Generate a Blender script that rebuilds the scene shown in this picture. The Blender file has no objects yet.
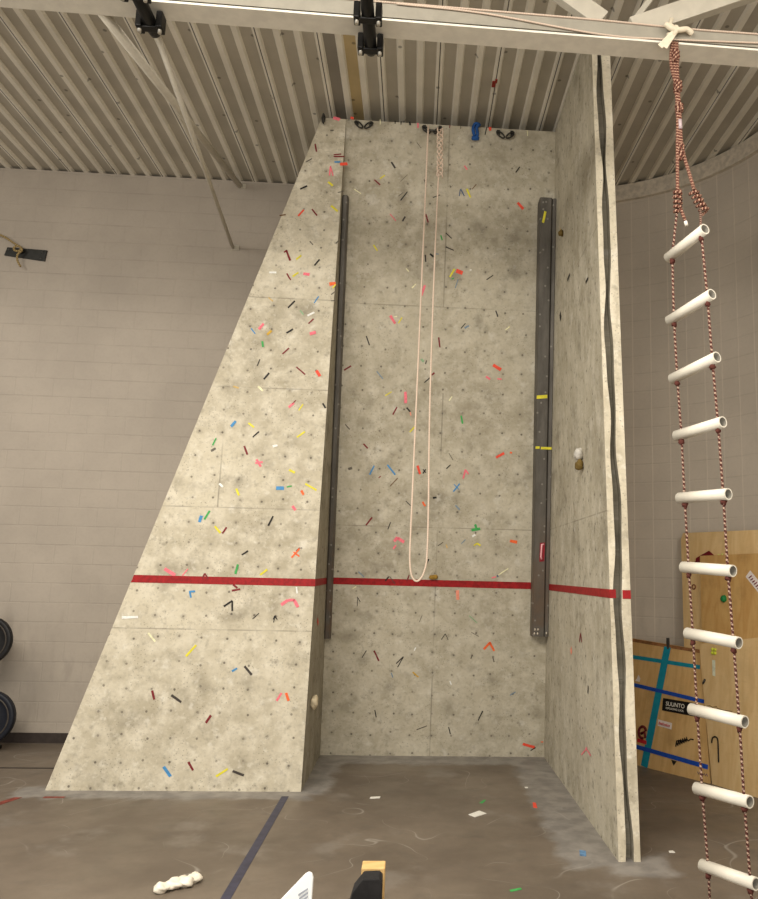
import bpy, math, random
from mathutils import Vector, Matrix
random.seed(7)
col = bpy.context.scene.collection
PI = math.pi

# ---------------------------------------------------------------- materials
class NT:
    def __init__(s, name, rough=.8, metal=0.0, spec=.3):
        s.m = bpy.data.materials.new(name); s.m.use_nodes = True
        s.t = s.m.node_tree; s.b = s.t.nodes['Principled BSDF']
        s.b.inputs['Roughness'].default_value = rough
        s.b.inputs['Metallic'].default_value = metal
        s.b.inputs['Specular IOR Level'].default_value = spec
        s._pos = None
    def node(s, typ, **kw):
        n = s.t.nodes.new(typ)
        for k, v in kw.items(): setattr(n, k, v)
        return n
    def put(s, sock, v):
        if hasattr(v, 'is_output') or isinstance(v, bpy.types.NodeSocket): s.t.links.new(v, sock)
        elif v is not None: sock.default_value = v
    def math(s, op, a, b=None, c=None, clamp=False):
        n = s.node('ShaderNodeMath', operation=op, use_clamp=clamp)
        s.put(n.inputs[0], a)
        if b is not None: s.put(n.inputs[1], b)
        if c is not None: s.put(n.inputs[2], c)
        return n.outputs[0]
    def pos(s):
        if not s._pos:
            g = s.node('ShaderNodeNewGeometry'); x = s.node('ShaderNodeSeparateXYZ')
            s.t.links.new(g.outputs['Position'], x.inputs[0]); s._pos = (g.outputs['Position'], x.outputs[0], x.outputs[1], x.outputs[2])
        return s._pos
    def vec(s, x, y, z=0.0):
        c = s.node('ShaderNodeCombineXYZ')
        for i, v in enumerate((x, y, z)): s.put(c.inputs[i], v)
        return c.outputs[0]
    def noise(s, v, scale, detail=4, rough=.55, dist=0.0):
        n = s.node('ShaderNodeTexNoise'); s.put(n.inputs['Vector'], v)
        n.inputs['Scale'].default_value = scale; n.inputs['Detail'].default_value = detail
        n.inputs['Roughness'].default_value = rough; n.inputs['Distortion'].default_value = dist
        return n.outputs['Fac']
    def voro(s, v, scale, rnd=1.0, out='Distance', dims='2D'):
        n = s.node('ShaderNodeTexVoronoi', voronoi_dimensions=dims); s.put(n.inputs['Vector'], v)
        n.inputs['Scale'].default_value = scale; n.inputs['Randomness'].default_value = rnd
        return n.outputs[out]
    def step(s, v, a, b, lo=0.0, hi=1.0):
        n = s.node('ShaderNodeMapRange', interpolation_type='SMOOTHSTEP'); s.put(n.inputs[0], v)
        n.inputs[1].default_value = a; n.inputs[2].default_value = b
        n.inputs[3].default_value = lo; n.inputs[4].default_value = hi
        return n.outputs[0]
    def mix(s, f, a, b, mode='MIX'):
        n = s.node('ShaderNodeMix', data_type='RGBA', blend_type=mode)
        s.put(n.inputs[0], f)
        for i, v in ((6, a), (7, b)):
            s.put(n.inputs[i], (*v, 1) if isinstance(v, tuple) and len(v) == 3 else v)
        return n.outputs[2]
    def color(s, v): s.put(s.b.inputs['Base Color'], (*v, 1) if isinstance(v, tuple) else v)
    def bump(s, h, strength=.2, dist=.01):
        n = s.node('ShaderNodeBump'); n.inputs['Strength'].default_value = strength; n.inputs['Distance'].default_value = dist
        s.t.links.new(h, n.inputs['Height']); s.t.links.new(n.outputs[0], s.b.inputs['Normal'])

def lin(c): return tuple((v/12.92 if v <= .04045 else ((v+.055)/1.055)**2.4) for v in (x/255 for x in c))
MATS = {}
def plain(name, rgb, rough=.7, metal=0.0, var=.15, scale=18, spec=.3):
    """a procedural plain colour with a little mottling; rgb in 0-255 sRGB"""
    if name in MATS: return MATS[name]
    n = NT(name, rough, metal, spec); p = n.pos()[0]; c = lin(rgb)
    f = n.step(n.noise(p, scale, 3), .3, .7)
    n.color(n.mix(f, tuple(v*(1-var) for v in c), tuple(min(1, v*(1+var)) for v in c)))
    MATS[name] = n.m; return n.m

def concrete(name, ax, hjoints=(), vjoints=(), tone=1.0, streak=False, holes=1.0):
    n = NT(name, .88, 0, .2); P, X, Y, Z = n.pos()
    u = X if ax == 'x' else Y
    v = n.vec(u, Z, 0.0)
    vs = n.vec(n.math('MULTIPLY', u, 1.0), n.math('MULTIPLY', Z, .45 if streak else 1.0), 3.1)
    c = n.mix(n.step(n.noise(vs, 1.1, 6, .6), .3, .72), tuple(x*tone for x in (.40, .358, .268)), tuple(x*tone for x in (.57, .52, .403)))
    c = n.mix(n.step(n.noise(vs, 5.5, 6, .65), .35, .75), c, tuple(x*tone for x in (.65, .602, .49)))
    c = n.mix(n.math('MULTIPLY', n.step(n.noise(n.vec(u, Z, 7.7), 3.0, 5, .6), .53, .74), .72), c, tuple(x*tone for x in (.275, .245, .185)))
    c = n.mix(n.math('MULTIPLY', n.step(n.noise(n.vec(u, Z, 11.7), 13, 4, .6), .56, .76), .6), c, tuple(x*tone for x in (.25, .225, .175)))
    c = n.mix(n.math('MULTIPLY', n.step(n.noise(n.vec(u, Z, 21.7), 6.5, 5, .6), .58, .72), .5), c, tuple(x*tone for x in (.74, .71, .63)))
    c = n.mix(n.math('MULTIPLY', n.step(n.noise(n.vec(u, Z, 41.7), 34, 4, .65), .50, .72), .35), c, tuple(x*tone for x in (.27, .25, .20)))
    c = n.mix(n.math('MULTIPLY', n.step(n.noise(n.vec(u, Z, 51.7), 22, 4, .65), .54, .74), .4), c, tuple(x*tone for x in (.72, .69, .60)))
    # small bug holes in the cast face
    vb = n.voro(v, 26, 1.0); nb = n.noise(n.vec(u, Z, 5.5), 7, 2)
    c = n.mix(n.math('MULTIPLY', n.step(vb, .08, .15, .45, 0), n.step(nb, .50, .62)), c, (.12, .105, .08))
    if streak and holes:
        fl = n.noise(n.vec(n.math('MULTIPLY', u, 9.0), n.math('MULTIPLY', Z, 7.5), 81.0), 1.0, 4, .65)
        c = n.mix(n.math('MULTIPLY', n.step(fl, .58, .70), .5), c, (.14, .125, .10))
    # threaded bolt holes on a loose grid
    vv = n.voro(n.vec(u, Z, 0.0), 5.0, .22)
    c = n.mix(n.math('MULTIPLY', n.step(vv, .05, .2, 1, 0), n.step(n.noise(n.vec(u, Z, 31.0), 2.2, 3), .4, .65, .02*holes, .26*holes)), c, (.16, .14, .11))
    c = n.mix(n.math('MULTIPLY', n.step(vv, .035, .06, 1, 0), n.step(n.noise(n.vec(u, Z, 61.0), 5.0, 2), .35, .6, .25*holes, .8*holes)), c, (.10, .088, .07))
    for z in hjoints:
        j = n.math('ABSOLUTE', n.math('SUBTRACT', Z, z)); c = n.mix(n.math('MULTIPLY', n.step(j, .002, .008, 1, 0), n.step(n.noise(n.vec(u, Z, 71.0), 3.0, 3), .35, .6, .08, .5)), c, (.17, .15, .12))
    for x, z0, z1 in vjoints:
        j = n.math('ABSOLUTE', n.math('SUBTRACT', u, x))
        m = n.math('MULTIPLY', n.step(j, .003, .009, 1, 0), n.math('MULTIPLY', n.math('GREATER_THAN', Z, z0), n.math('LESS_THAN', Z, z1)))
        c = n.mix(n.math('MULTIPLY', m, n.step(n.noise(n.vec(u, Z, 73.0), 1.5, 3), .4, .62, .05, .55)), c, (.18, .16, .13))
    n.color(c)
    n.bump(n.math('ADD', n.noise(v, 9, 5, .6), n.math('MULTIPLY', n.step(vv, .03, .07), .8)), .35, .012)
    return n.m

def paint_block(name, base, uv=False):
    n = NT(name, .55, 0, .3); P, X, Y, Z = n.pos()
    if uv:
        t = n.node('ShaderNodeUVMap'); sx = n.node('ShaderNodeSeparateXYZ'); n.t.links.new(t.outputs[0], sx.inputs[0]); X = sx.outputs[0]
    row = n.math('FLOOR', n.math('DIVIDE', Z, .2032))
    fz = n.math('MODULO', n.math('DIVIDE', n.math('ADD', Z, 10*.2032), .2032), 1.0)
    dz = n.math('MINIMUM', fz, n.math('SUBTRACT', 1.0, fz))
    if uv: k = n.math('DIVIDE', n.math('ADD', X, 20.32), .2032)
    else: k = n.math('ADD', n.math('DIVIDE', n.math('ADD', X, 40.64), .4064), n.math('MULTIPLY', n.math('MODULO', row, 2.0), .5))
    fx = n.math('MODULO', k, 1.0)
    dx = n.math('MULTIPLY', n.math('MINIMUM', fx, n.math('SUBTRACT', 1.0, fx)), 1.0 if uv else 2.0)
    c = n.mix(n.step(n.noise(P, 1.2, 5, .6), .3, .7), tuple(x*.93 for x in base), tuple(x*1.06 for x in base))
    c = n.mix(n.math('MULTIPLY', n.step(n.noise(P, 40, 2), .45, .7), .1), c, tuple(x*.7 for x in base))
    brk = n.step(n.noise(P, 3.0, 3), .42, .6)
    h = n.math('MULTIPLY', n.step(dz, .015, .045, 1, 0), .2 if uv else .26)
    c = n.mix(n.math('MULTIPLY', h, n.math('ADD', n.math('MULTIPLY', brk, .7), .3)), c, tuple(x*.55 for x in base))
    w = n.math('MULTIPLY', n.step(dx, .018, .05, 1, 0), .42 if uv else .06)
    c = n.mix(w, c, tuple(x*(1.3 if uv else .65) for x in base))
    # scuffs low on the wall
    sc = n.math('MULTIPLY', n.step(n.noise(n.vec(n.math('MULTIPLY', X, 3.0), Z, 2.0), 2.2, 4), .5, .72), n.step(Z, 2.4, .6))
    c = n.mix(n.math('MULTIPLY', sc, .3), c, tuple(x*.55 for x in base))
    n.color(c); n.bump(n.math('MULTIPLY', n.step(dz, .01, .05), n.step(dx, .01, .05)), .25, .006)
    return n.m

def floor_mat():
    n = NT('polished concrete floor', .46, 0, .35); P, X, Y, Z = n.pos()
    c = n.mix(n.step(n.noise(P, .8, 7, .62), .3, .72), (.125, .100, .076), (.20, .163, .126))
    c = n.mix(n.math('MULTIPLY', n.step(n.noise(P, 4.5, 6, .65), .5, .75), .6), c, (.115, .097, .078))
    c = n.mix(n.math('MULTIPLY', n.step(n.noise(n.vec(X, Y, 4.0), 1.7, 5, .6), .56, .72), .45), c, (.27, .245, .215))
    # thin pale scratches
    for sc, off, w in ((.9, 1.0, .0032), (1.5, 8.0, .003)):
        r = n.math('ABSOLUTE', n.math('SUBTRACT', n.noise(n.vec(X, Y, off), sc, 1.5, .4), .5))
        m = n.math('MULTIPLY', n.step(r, 0, w, 1, 0), n.step(n.noise(n.vec(X, Y, off+3), 1.6, 2), .5, .62))
        c = n.mix(n.math('MULTIPLY', m, .5), c, (.42, .39, .35))
    # grey paint worn onto the floor along the foot of the wall
    wob = n.math('MULTIPLY', n.math('SUBTRACT', n.noise(P, 5, 4), .5), .26)
    def box(x0, x1, y0, y1, soft=.10):
        dx = n.math('MAXIMUM', n.math('SUBTRACT', x0, X), n.math('SUBTRACT', X, x1))
        dy = n.math('MAXIMUM', n.math('SUBTRACT', y0, Y), n.math('SUBTRACT', Y, y1))
        return n.step(n.math('ADD', n.math('MAXIMUM', dx, dy), wob), -.02, soft, 1, 0)
    m = None
    for b in ((-3.1, -.8, 6.80, 7.05), (-.86, 1.4, 8.02, 8.4), (1.06, 1.42, 5.30, 8.4), (1.3, 1.66, 5.16, 5.45), (-.9, -.70, 6.9, 8.3)):
        k = box(*b); m = k if m is None else n.math('MAXIMUM', m, k)
    c = n.mix(n.math('MULTIPLY', m, .62), c, n.mix(n.step(n.noise(P, 7, 4), .35, .65), (.235, .23, .225), (.37, .355, .335)))
    n.color(c); n.put(n.b.inputs['Roughness'], n.step(n.noise(P, 2.5, 5), .3, .7, .38, .62))
    n.bump(n.noise(P, 30, 4), .06, .004)
    return n.m

def deck_mat(name, rgb):
    n = NT(name, .6, .0, .3); P, X, Y, Z = n.pos(); c = lin(rgb)
    f = n.step(n.noise(P, 2.5, 4), .3, .7)
    q = n.mix(f, tuple(v*.92 for v in c), tuple(v*1.06 for v in c))
    d = n.voro(n.vec(X, Y, 0.0), 2.1, 1.0)
    q = n.mix(n.math('MULTIPLY', n.step(d, .025, .045, 1, 0), .7), q, tuple(v*.25 for v in c))
    n.color(q); return n.m

def ply_mat(name, a, b, stain=.5):
    n = NT(name, .6, 0, .3); P, X, Y, Z = n.pos()
    d = n.math('ADD', n.math('MULTIPLY', X, .45), n.math('MULTIPLY', Y, -.89))
    g = n.vec(n.math('MULTIPLY', d, 1.0), n.math('MULTIPLY', Z, 7.0), 0.0)
    c = n.mix(n.step(n.noise(n.vec(n.math('MULTIPLY', d, 6.0), Z, 0.0), 2.2, 5, .6, .8), .3, .7), lin(a), lin(b))
    c = n.mix(n.math('MULTIPLY', n.step(n.noise(P, 2.6, 5, .6), .52, .75), stain), c, tuple(v*.55 for v in lin(a)))
    c = n.mix(n.math('MULTIPLY', n.step(n.noise(g, 9, 3), .55, .75), .15), c, tuple(v*.6 for v in lin(a)))
    n.color(c); return n.m

def rope_mat(name, a, b, c3, freq):
    """braided cord: a spiral tracer along the UV length"""
    n = NT(name, .9, 0, .1); t = n.node('ShaderNodeUVMap'); sx = n.node('ShaderNodeSeparateXYZ'); n.t.links.new(t.outputs[0], sx.inputs[0])
    s = n.math('FRACT', n.math('ADD', n.math('MULTIPLY', sx.outputs[0], freq), sx.outputs[1]))
    k = n.mix(n.step(s, .50, .60), lin(a), lin(b))
    s2 = n.math('FRACT', n.math('SUBTRACT', n.math('MULTIPLY', sx.outputs[0], freq*1.7), sx.outputs[1]))
    k = n.mix(n.math('MULTIPLY', n.step(s2, .66, .74), .8), k, lin(c3))
    n.color(k); return n.m

# ---------------------------------------------------------------- mesh builder
class MB:
    def __init__(s): s.v = []; s.f = []; s.mi = []; s.uv = {}; s.smooth = set()
    def add(s, vs, fs, mi=0, uvs=None, smooth=False):
        o = len(s.v); s.v += [tuple(v) for v in vs]
        for i, f in enumerate(fs):
            if smooth: s.smooth.add(len(s.f))
            if uvs: s.uv[len(s.f)] = uvs[i]
            s.f.append([o+k for k in f]); s.mi.append(mi)
        return s
    def box(s, x0, x1, y0, y1, z0, z1, mi=0):
        v = [(x, y, z) for z in (z0, z1) for y in (y0, y1) for x in (x0, x1)]
        return s.add(v, [(0, 2, 3, 1), (4, 5, 7, 6), (0, 1, 5, 4), (2, 6, 7, 3), (0, 4, 6, 2), (1, 3, 7, 5)], mi)
    def bar(s, p, q, w, h, up=(0, 0, 1), mi=0):
        """rectangular bar from p to q, w wide and h tall"""
        p, q = Vector(p), Vector(q); d = (q-p).normalized(); a = d.cross(Vector(up)).normalized(); b = a.cross(d)
        v = [c + a*i*w/2 + b*j*h/2 for c in (p, q) for i, j in ((-1, -1), (1, -1), (1, 1), (-1, 1))]
        return s.add(v, [(3, 2, 1, 0), (4, 5, 6, 7), (0, 1, 5, 4), (1, 2, 6, 5), (2, 3, 7, 6), (3, 0, 4, 7)], mi)
    def prism(s, poly, ext, mi=0):
        """planar polygon (3-D points) swept by the vector ext"""
        n = len(poly); e = Vector(ext); a = [Vector(p) for p in poly]
        v = a + [p+e for p in a]
        return s.add(v, [tuple(range(n))[::-1], tuple(range(n, 2*n))] + [(i, (i+1) % n, n+(i+1) % n, n+i) for i in range(n)], mi)
    def tube(s, pts, r, seg=10, mi=0, caps=True, closed=False):
        P = [Vector(p) for p in pts]; n = len(P); rr = r if isinstance(r, (list, tuple)) else [r]*n
        T = []
        for i in range(n):
            a = P[(i-1) % n] if (closed or i) else P[0]; b = P[(i+1) % n] if (closed or i < n-1) else P[-1]
            T.append((b-a).normalized())
        ref = Vector((0, 0, 1)) if abs(T[0].z) < .9 else Vector((1, 0, 0))
        A = (ref - T[0]*ref.dot(T[0])).normalized(); vs = []; L = [0.0]
        for i in range(n):
            if i: L.append(L[-1]+(P[i]-P[i-1]).length); A = (A - T[i]*A.dot(T[i])).normalized()
            B = T[i].cross(A)
            vs += [P[i] + (A*math.cos(2*PI*k/seg) + B*math.sin(2*PI*k/seg))*rr[i] for k in range(seg)]
        fs = []; uv = []
        for i in range(n if closed else n-1):
            j = (i+1) % n; l1 = L[i+1] if i+1 < n else L[i]+(P[0]-P[i]).length
            for k in range(seg):
                m = (k+1) % seg; fs.append((i*seg+k, i*seg+m, j*seg+m, j*seg+k))
                uv.append(((L[i], k/seg), (L[i], (k+1)/seg), (l1, (k+1)/seg), (l1, k/seg)))
        s.add(vs, fs, mi, uv, True)
        if caps and not closed:
            o = len(s.v)-n*seg
            for base in (0, (n-1)*seg):
                f = [o+base+k for k in range(seg)]
                s.f.append(f[::-1] if base == 0 else f); s.mi.append(mi)
        return s
    def pipe(s, p, q, ro, ri, seg=28, mi=0):
        """open-ended hollow tube"""
        p, q = Vector(p), Vector(q); d = (q-p).normalized(); ref = Vector((0, 0, 1)) if abs(d.z) < .9 else Vector((1, 0, 0))
        A = (ref-d*ref.dot(d)).normalized(); B = d.cross(A); vs = []
        for c, r in ((p, ro), (q, ro), (q, ri), (p, ri)):
            vs += [c+(A*math.cos(2*PI*k/seg)+B*math.sin(2*PI*k/seg))*r for k in range(seg)]
        fs = []
        for ring in range(4):
            o, o2 = ring*seg, ((ring+1) % 4)*seg
            fs += [(o+k, o+(k+1) % seg, o2+(k+1) % seg, o2+k) for k in range(seg)]
        s.add(vs, fs, mi, None, False); nf = len(s.f)-4*seg
        for i in range(4*seg):
            if i//seg in (0, 2): s.smooth.add(nf+i)
            if i//seg == 2: s.mi[nf+i] = 1
        return s
    def blob(s, c, r, n=10, m=14, rough=.2, seed=0, mi=0, rot=None):
        """lumpy ellipsoid"""
        rnd = random.Random(seed); ph = [rnd.uniform(0, 6.3) for _ in range(8)]; vs = []
        for i in range(n+1):
            th = PI*i/n
            for k in range(m):
                a = 2*PI*k/m; d = Vector((math.sin(th)*math.cos(a), math.sin(th)*math.sin(a), math.cos(th)))
                f = 1+rough*(math.sin(3*d.x+ph[0])*math.cos(2.6*d.y+ph[1])+.6*math.sin(5*d.z+4*d.x+ph[2])+.5*math.sin(6*d.y+ph[3]+3*d.z))
                w = Vector((d.x*r[0], d.y*r[1], d.z*r[2]))*f
                if rot: w = rot @ w
                vs.append(Vector(c)+w)
        return s.add(vs, [(i*m+k, i*m+(k+1) % m, (i+1)*m+(k+1) % m, (i+1)*m+k) for i in range(n) for k in range(m)], mi, None, True)
    def build(s, name, mats, parent=None, label=None, cat=None, group=None, kind=None, bevel=0):
        me = bpy.data.meshes.new(name); o = bpy.data.objects.new(name, me); col.objects.link(o)
        org = Vector((0, 0, 0))
        if parent is None and kind is None and s.v:       # a thing of one mesh: origin at its base
            xs, ys, zs = zip(*s.v); org = Vector(((min(xs)+max(xs))/2, (min(ys)+max(ys))/2, min(zs)))
            o.location = org
        elif parent is not None:
            o.parent = parent; org = ORG[parent.name]
        ORG[o.name] = org
        me.from_pydata([Vector(v)-org for v in s.v], [], s.f); 
        for m in (mats if isinstance(mats, (list, tuple)) else [mats]): me.materials.append(m)
        for i, p in enumerate(me.polygons):
            p.material_index = s.mi[i]; p.use_smooth = i in s.smooth
        if s.uv:
            ul = me.uv_layers.new(name='UVMap')
            for i, p in enumerate(me.polygons):
                if i in s.uv:
                    for k, li in enumerate(p.loop_indices): ul.data[li].uv = s.uv[i][k]
        me.update()
        if bevel:
            b = o.modifiers.new('Bevel', 'BEVEL'); b.width = bevel; b.segments = 2; b.limit_method = 'ANGLE'; b.angle_limit = .7
        props(o, label, cat, group, kind)
        return o
ORG = {}
def props(o, label=None, cat=None, group=None, kind=None):
    for k, v in (('label', label), ('category', cat), ('group', group), ('kind', kind)):
        if v: o[k] = v
def thing(name, label, cat, loc, group=None):
    o = bpy.data.objects.new(name, None); col.objects.link(o); o.location = loc; o.empty_display_size = .1
    ORG[o.name] = Vector(loc); props(o, label, cat, group); return o
def copy_tree(o, parent=None):
    c = o.copy(); col.objects.link(c); c.parent = parent; ORG[c.name] = ORG[o.name]
    for ch in [k for k in col.objects if k.parent == o]: copy_tree(ch, c)
    return c
def arc(c, r, a0, a1, n, f): return [f(c, r, a0+(a1-a0)*i/n) for i in range(n+1)]
def curve_pts(ctrl, n=12):
    """smooth Catmull-Rom line through control points"""
    P = [Vector(p) for p in ctrl]; P = [P[0]*2-P[1]] + P + [P[-1]*2-P[-2]]; out = []
    for i in range(1, len(P)-2):
        for k in range(n):
            t = k/n; a, b, c, d = P[i-1:i+3]
            out.append(.5*((2*b)+(c-a)*t+(2*a-5*b+4*c-d)*t*t+(3*b-a-3*c+d)*t**3))
    out.append(P[-2]); return out
def text_mesh(name, body, origin, right, up, height, mat, parent, label=None):
    cu = bpy.data.curves.new(name, 'FONT'); cu.body = body; cu.size = 1; cu.align_x = 'CENTER'; cu.align_y = 'CENTER'; cu.offset = .012
    tmp = bpy.data.objects.new(name, cu); col.objects.link(tmp)
    me = bpy.data.meshes.new_from_object(tmp.evaluated_get(bpy.context.evaluated_depsgraph_get()))
    bpy.data.objects.remove(tmp); bpy.data.curves.remove(cu)
    r, u = Vector(right).normalized(), Vector(up).normalized(); mb = MB()
    mb.add([Vector(origin)+r*v.co.x*height+u*v.co.y*height for v in me.vertices], [list(p.vertices) for p in me.polygons])
    bpy.data.meshes.remove(me)
    return mb.build(name, mat, parent, label)

# ---------------------------------------------------------------- shared numbers (metres)
HC = 6.3235                     # underside of the roof deck / top of the walls
YB = 8.785                      # back wall
DB, DT, HT = 8.334, 7.175, 6.2036   # climbing face: depth at the floor, at the top, height
def yc(z): return DB+(DT-DB)*z/HT
YF = 6.984
def yf(z): return YF+(DT-YF)*z/HT
XR, XRT = 1.3806, 1.2569
def xs(z): return XR+(XRT-XR)*z/HT
XL, XLT = -.8796, -.8197
def xl(z): return XL+(XLT-XL)*z/HT
YS0, YS1 = 5.36, 5.575
def ys(z): return YS0+(YS1-YS0)*z/HT

# ---------------------------------------------------------------- the room
floor = MB(); floor.box(-9, 4.6, -4, 9.2, -.12, 0); floor.build('floor', floor_mat(), kind='structure')
wb = lin((172, 162, 150))
MB().box(-9, 1.42, YB, YB+.25, 0, HC).box(-9, 1.42, YB+.2, YB+.25, HC, 6.6).build('wall_back', paint_block('painted block wall', wb), kind='structure')  # raised rear strip: unseen blocker added to stop light through the deck flutes
MB().box(-9, -2.75, YB-.012, YB, 0, .10).build('baseboard_back', plain('rubber base', (58, 50, 46), .6), kind='structure')
# the curved wall: quarter circle, then straight towards the viewer
CXW, CYW, RW = 1.377, 6.521, 2.0914
path = [(CXW+RW*math.cos(a), CYW+RW*math.sin(a)) for a in [PI/2*(1-i/40) for i in range(41)]] + [(CXW+RW, CYW-k) for k in (2, 4, 7, 10)]
def ribbon(path, z0, z1, off=0.0, top_off=None):
    mb = MB(); s = 0; n = len(path); vs = []; S = []
    for i, (x, y) in enumerate(path):
        if i: s += math.hypot(x-path[i-1][0], y-path[i-1][1])
        S.append(s); a = min(PI/2, max(0, PI/2*(1-i/40))); vs += [(x-off*math.cos(a), y-off*math.sin(a), z0), (x-off*math.cos(a), y-off*math.sin(a), z1)]
    fs = [(2*i, 2*i+1, 2*i+3, 2*i+2) for i in range(n-1)]
    uv = [((S[i], z0), (S[i], z1), (S[i+1], z1), (S[i+1], z0)) for i in range(n-1)]
    mb.add(vs, fs, 0, uv, True); return mb
rw = ribbon(path, 0, HC)
outer = [(x+.22*math.cos(min(PI/2, max(0, PI/2*(1-i/40)))), y+.22*math.sin(min(PI/2, max(0, PI/2*(1-i/40))))) for i, (x, y) in enumerate(path)]
o2 = ribbon(outer, 0, 6.6); rw.add(o2.v, o2.f, 0, [o2.uv[i] for i in range(len(o2.f))])  # outer skin rises past the wall top as an added, unseen light blocker
rw.build('wall_right', paint_block('painted stack bond block wall', lin((200, 190, 177)), True), kind='structure')
# narrow lintel band running along the head of the curved wall
tr = ribbon(path, HC-.19, HC-.004, .05); lo = ribbon(path, HC-.19, HC-.19, 0.0)
n = len(path)
tv = [v for i in range(n) for v in (tr.v[2*i], tr.v[2*i+1], (path[i][0], path[i][1], HC-.19), (path[i][0], path[i][1], HC-.004))]
tf = []
for i in range(n-1):
    a, b = 4*i, 4*i+4; tf += [(a, a+1, b+1, b), (a+2, a, b, b+2), (a+1, a+3, b+3, b+1)]
MB().add(tv, tf, 0).build('trim_1', plain('painted lintel band', (205, 195, 180), .6), kind='structure')

# ribbed steel roof deck: wide pans, narrow lower flanges, a lap seam every third rib
DECK = [deck_mat('roof deck pan', (180, 173, 159)), deck_mat('roof deck flange', (228, 222, 208)), plain('deck seam', (70, 64, 56), .8),  # one deck metal; extra light on the lower flanges painted into their colour
        deck_mat('roof deck tan pan', (190, 170, 128)), deck_mat('roof deck grey pan', (142, 136, 126))]
ce = MB(); P = .526/3; Y0, Y1 = -4, 9.0
def strip(xa, za, xb, zb, mi): ce.add([(xa, Y0, za), (xb, Y0, zb), (xb, Y1, zb), (xa, Y1, za)], [(0, 3, 2, 1)], mi)
ZP = HC+.028
for j in range(-52, 27):
    x = .075+P*j
    strip(x-.036, ZP, x-.022, HC, 1); strip(x+.022, HC, x+.036, ZP, 1)
    if j % 3 == 0:
        strip(x-.022, HC, x-.008, HC, 1); strip(x-.008, HC+.002, x+.001, HC+.002, 2); strip(x+.001, HC, x+.022, HC, 1)
    else: strip(x-.022, HC, x+.022, HC, 1)
    xm = x+P/2; mi = 3 if -.76 < xm < -.60 else 4 if -.96 < xm < -.80 else 0
    strip(x+.036, ZP, x+P-.036, ZP, mi)
ce.build('ceiling', DECK, kind='structure')

# ---------------------------------------------------------------- the climbing wall
M_fin = concrete('cast face, buttress', 'x', (1.30, 2.35, 3.45, 4.32), ((-1.75, 2.35, 4.32),), 1.08)
M_mid = concrete('cast face, main', 'x', (2.275, 4.44), ((.215, 0, 2.275), (.225, 2.275, 3.6), (.2, 4.44, 6.2)), .93)
M_side = concrete('cast face, side', 'y', (2.28, 4.44), (), .90, True)
M_end = concrete('cast end', 'x', (), (), 1.2, True, 0.0)
M_ret = concrete('cast return', 'y', (), (), .66, True)  # return toned down, the shade on this side is in the colour
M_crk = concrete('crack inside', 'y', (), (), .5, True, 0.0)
CW = thing('climbing_wall', 'tall grey concrete climbing wall with sloping left buttress, overhanging centre and colored tape', 'climbing wall', (.2, 7.9, 0))

b = MB()   # sloping buttress on the left: front, return and outer edge
fz = [0, .01*HT]; nseg = 12
XFL0, XFL1 = -2.941, -1.054
def xfl(z): return XFL0+(XFL1-XFL0)*z/HT
yback = 8.60
v = [(xfl(0), yf(0), 0), (xl(0), yf(0), 0), (xl(HT), yf(HT), HT), (xfl(HT), yf(HT), HT),
     (xfl(0), yback, 0), (xl(0), yback, 0), (xl(HT), yback, HT), (xfl(HT), yback, HT)]
b.add(v, [(0, 1, 2, 3), (4, 7, 6, 5), (0, 3, 7, 4), (3, 2, 6, 7), (0, 4, 5, 1)], 0)
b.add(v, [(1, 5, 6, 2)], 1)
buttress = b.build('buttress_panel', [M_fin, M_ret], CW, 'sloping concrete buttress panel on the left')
m = MB()
v = [(xl(0), yc(0), 0), (xs(0)+.001, yc(0), 0), (xs(HT)+.001, yc(HT), HT), (xl(HT), yc(HT), HT),
     (xl(0), yback, 0), (xs(0), yback, 0), (xs(HT), yback, HT), (xl(HT), yback, HT)]
m.add(v, [(0, 1, 2, 3), (4, 7, 6, 5), (3, 2, 6, 7), (0, 4, 5, 1), (1, 5, 6, 2), (0, 3, 7, 4)])
main = m.build('main_panel', M_mid, CW, 'overhanging concrete centre panel')
# side panel: a slab whose front end is split by a ragged climbing crack
s_ = MB(); NZ = 72; TH = .145; GD = .075
rings = []
for i in range(NZ+1):
    z = HT*i/NZ; x0 = xs(z); y = ys(z)
    a = x0+.038+.008*math.sin(2.9*z+.6)+.008*math.sin(6.7*z)+.004*math.sin(13*z+1)
    c = x0+.088+.007*math.sin(2.5*z+2.4)+.008*math.sin(5.9*z+1)+.004*math.sin(11*z+.3)
    if z > 4: c -= .004
    rings.append([(x0, y, z), (a, y, z), (a+.003, y+GD, z), (c-.003, y+GD, z), (c, y, z), (x0+TH, y, z), (x0+TH, 8.6, z), (x0, 8.6, z)])
vs = [p for r_ in rings for p in r_]
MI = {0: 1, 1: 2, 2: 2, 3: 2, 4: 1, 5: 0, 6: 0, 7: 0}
for k in range(8):
    fs = [(i*8+k, i*8+(k+1) % 8, (i+1)*8+(k+1) % 8, (i+1)*8+k) for i in range(NZ)]
    o = len(s_.v)
    if k == 0: s_.v += vs
    for f in fs: s_.f.append(list(f)); s_.mi.append(MI[k])
top = [NZ*8+k for k in range(8)]
for q in ((0, 1, 2, 7), (2, 3, 6, 7), (3, 4, 5, 6)): s_.f.append([top[i] for i in q]); s_.mi.append(0)
side = s_.build('side_panel', [M_side, M_end, M_crk], CW, 'concrete side panel with a vertical crack in its front end')

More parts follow.
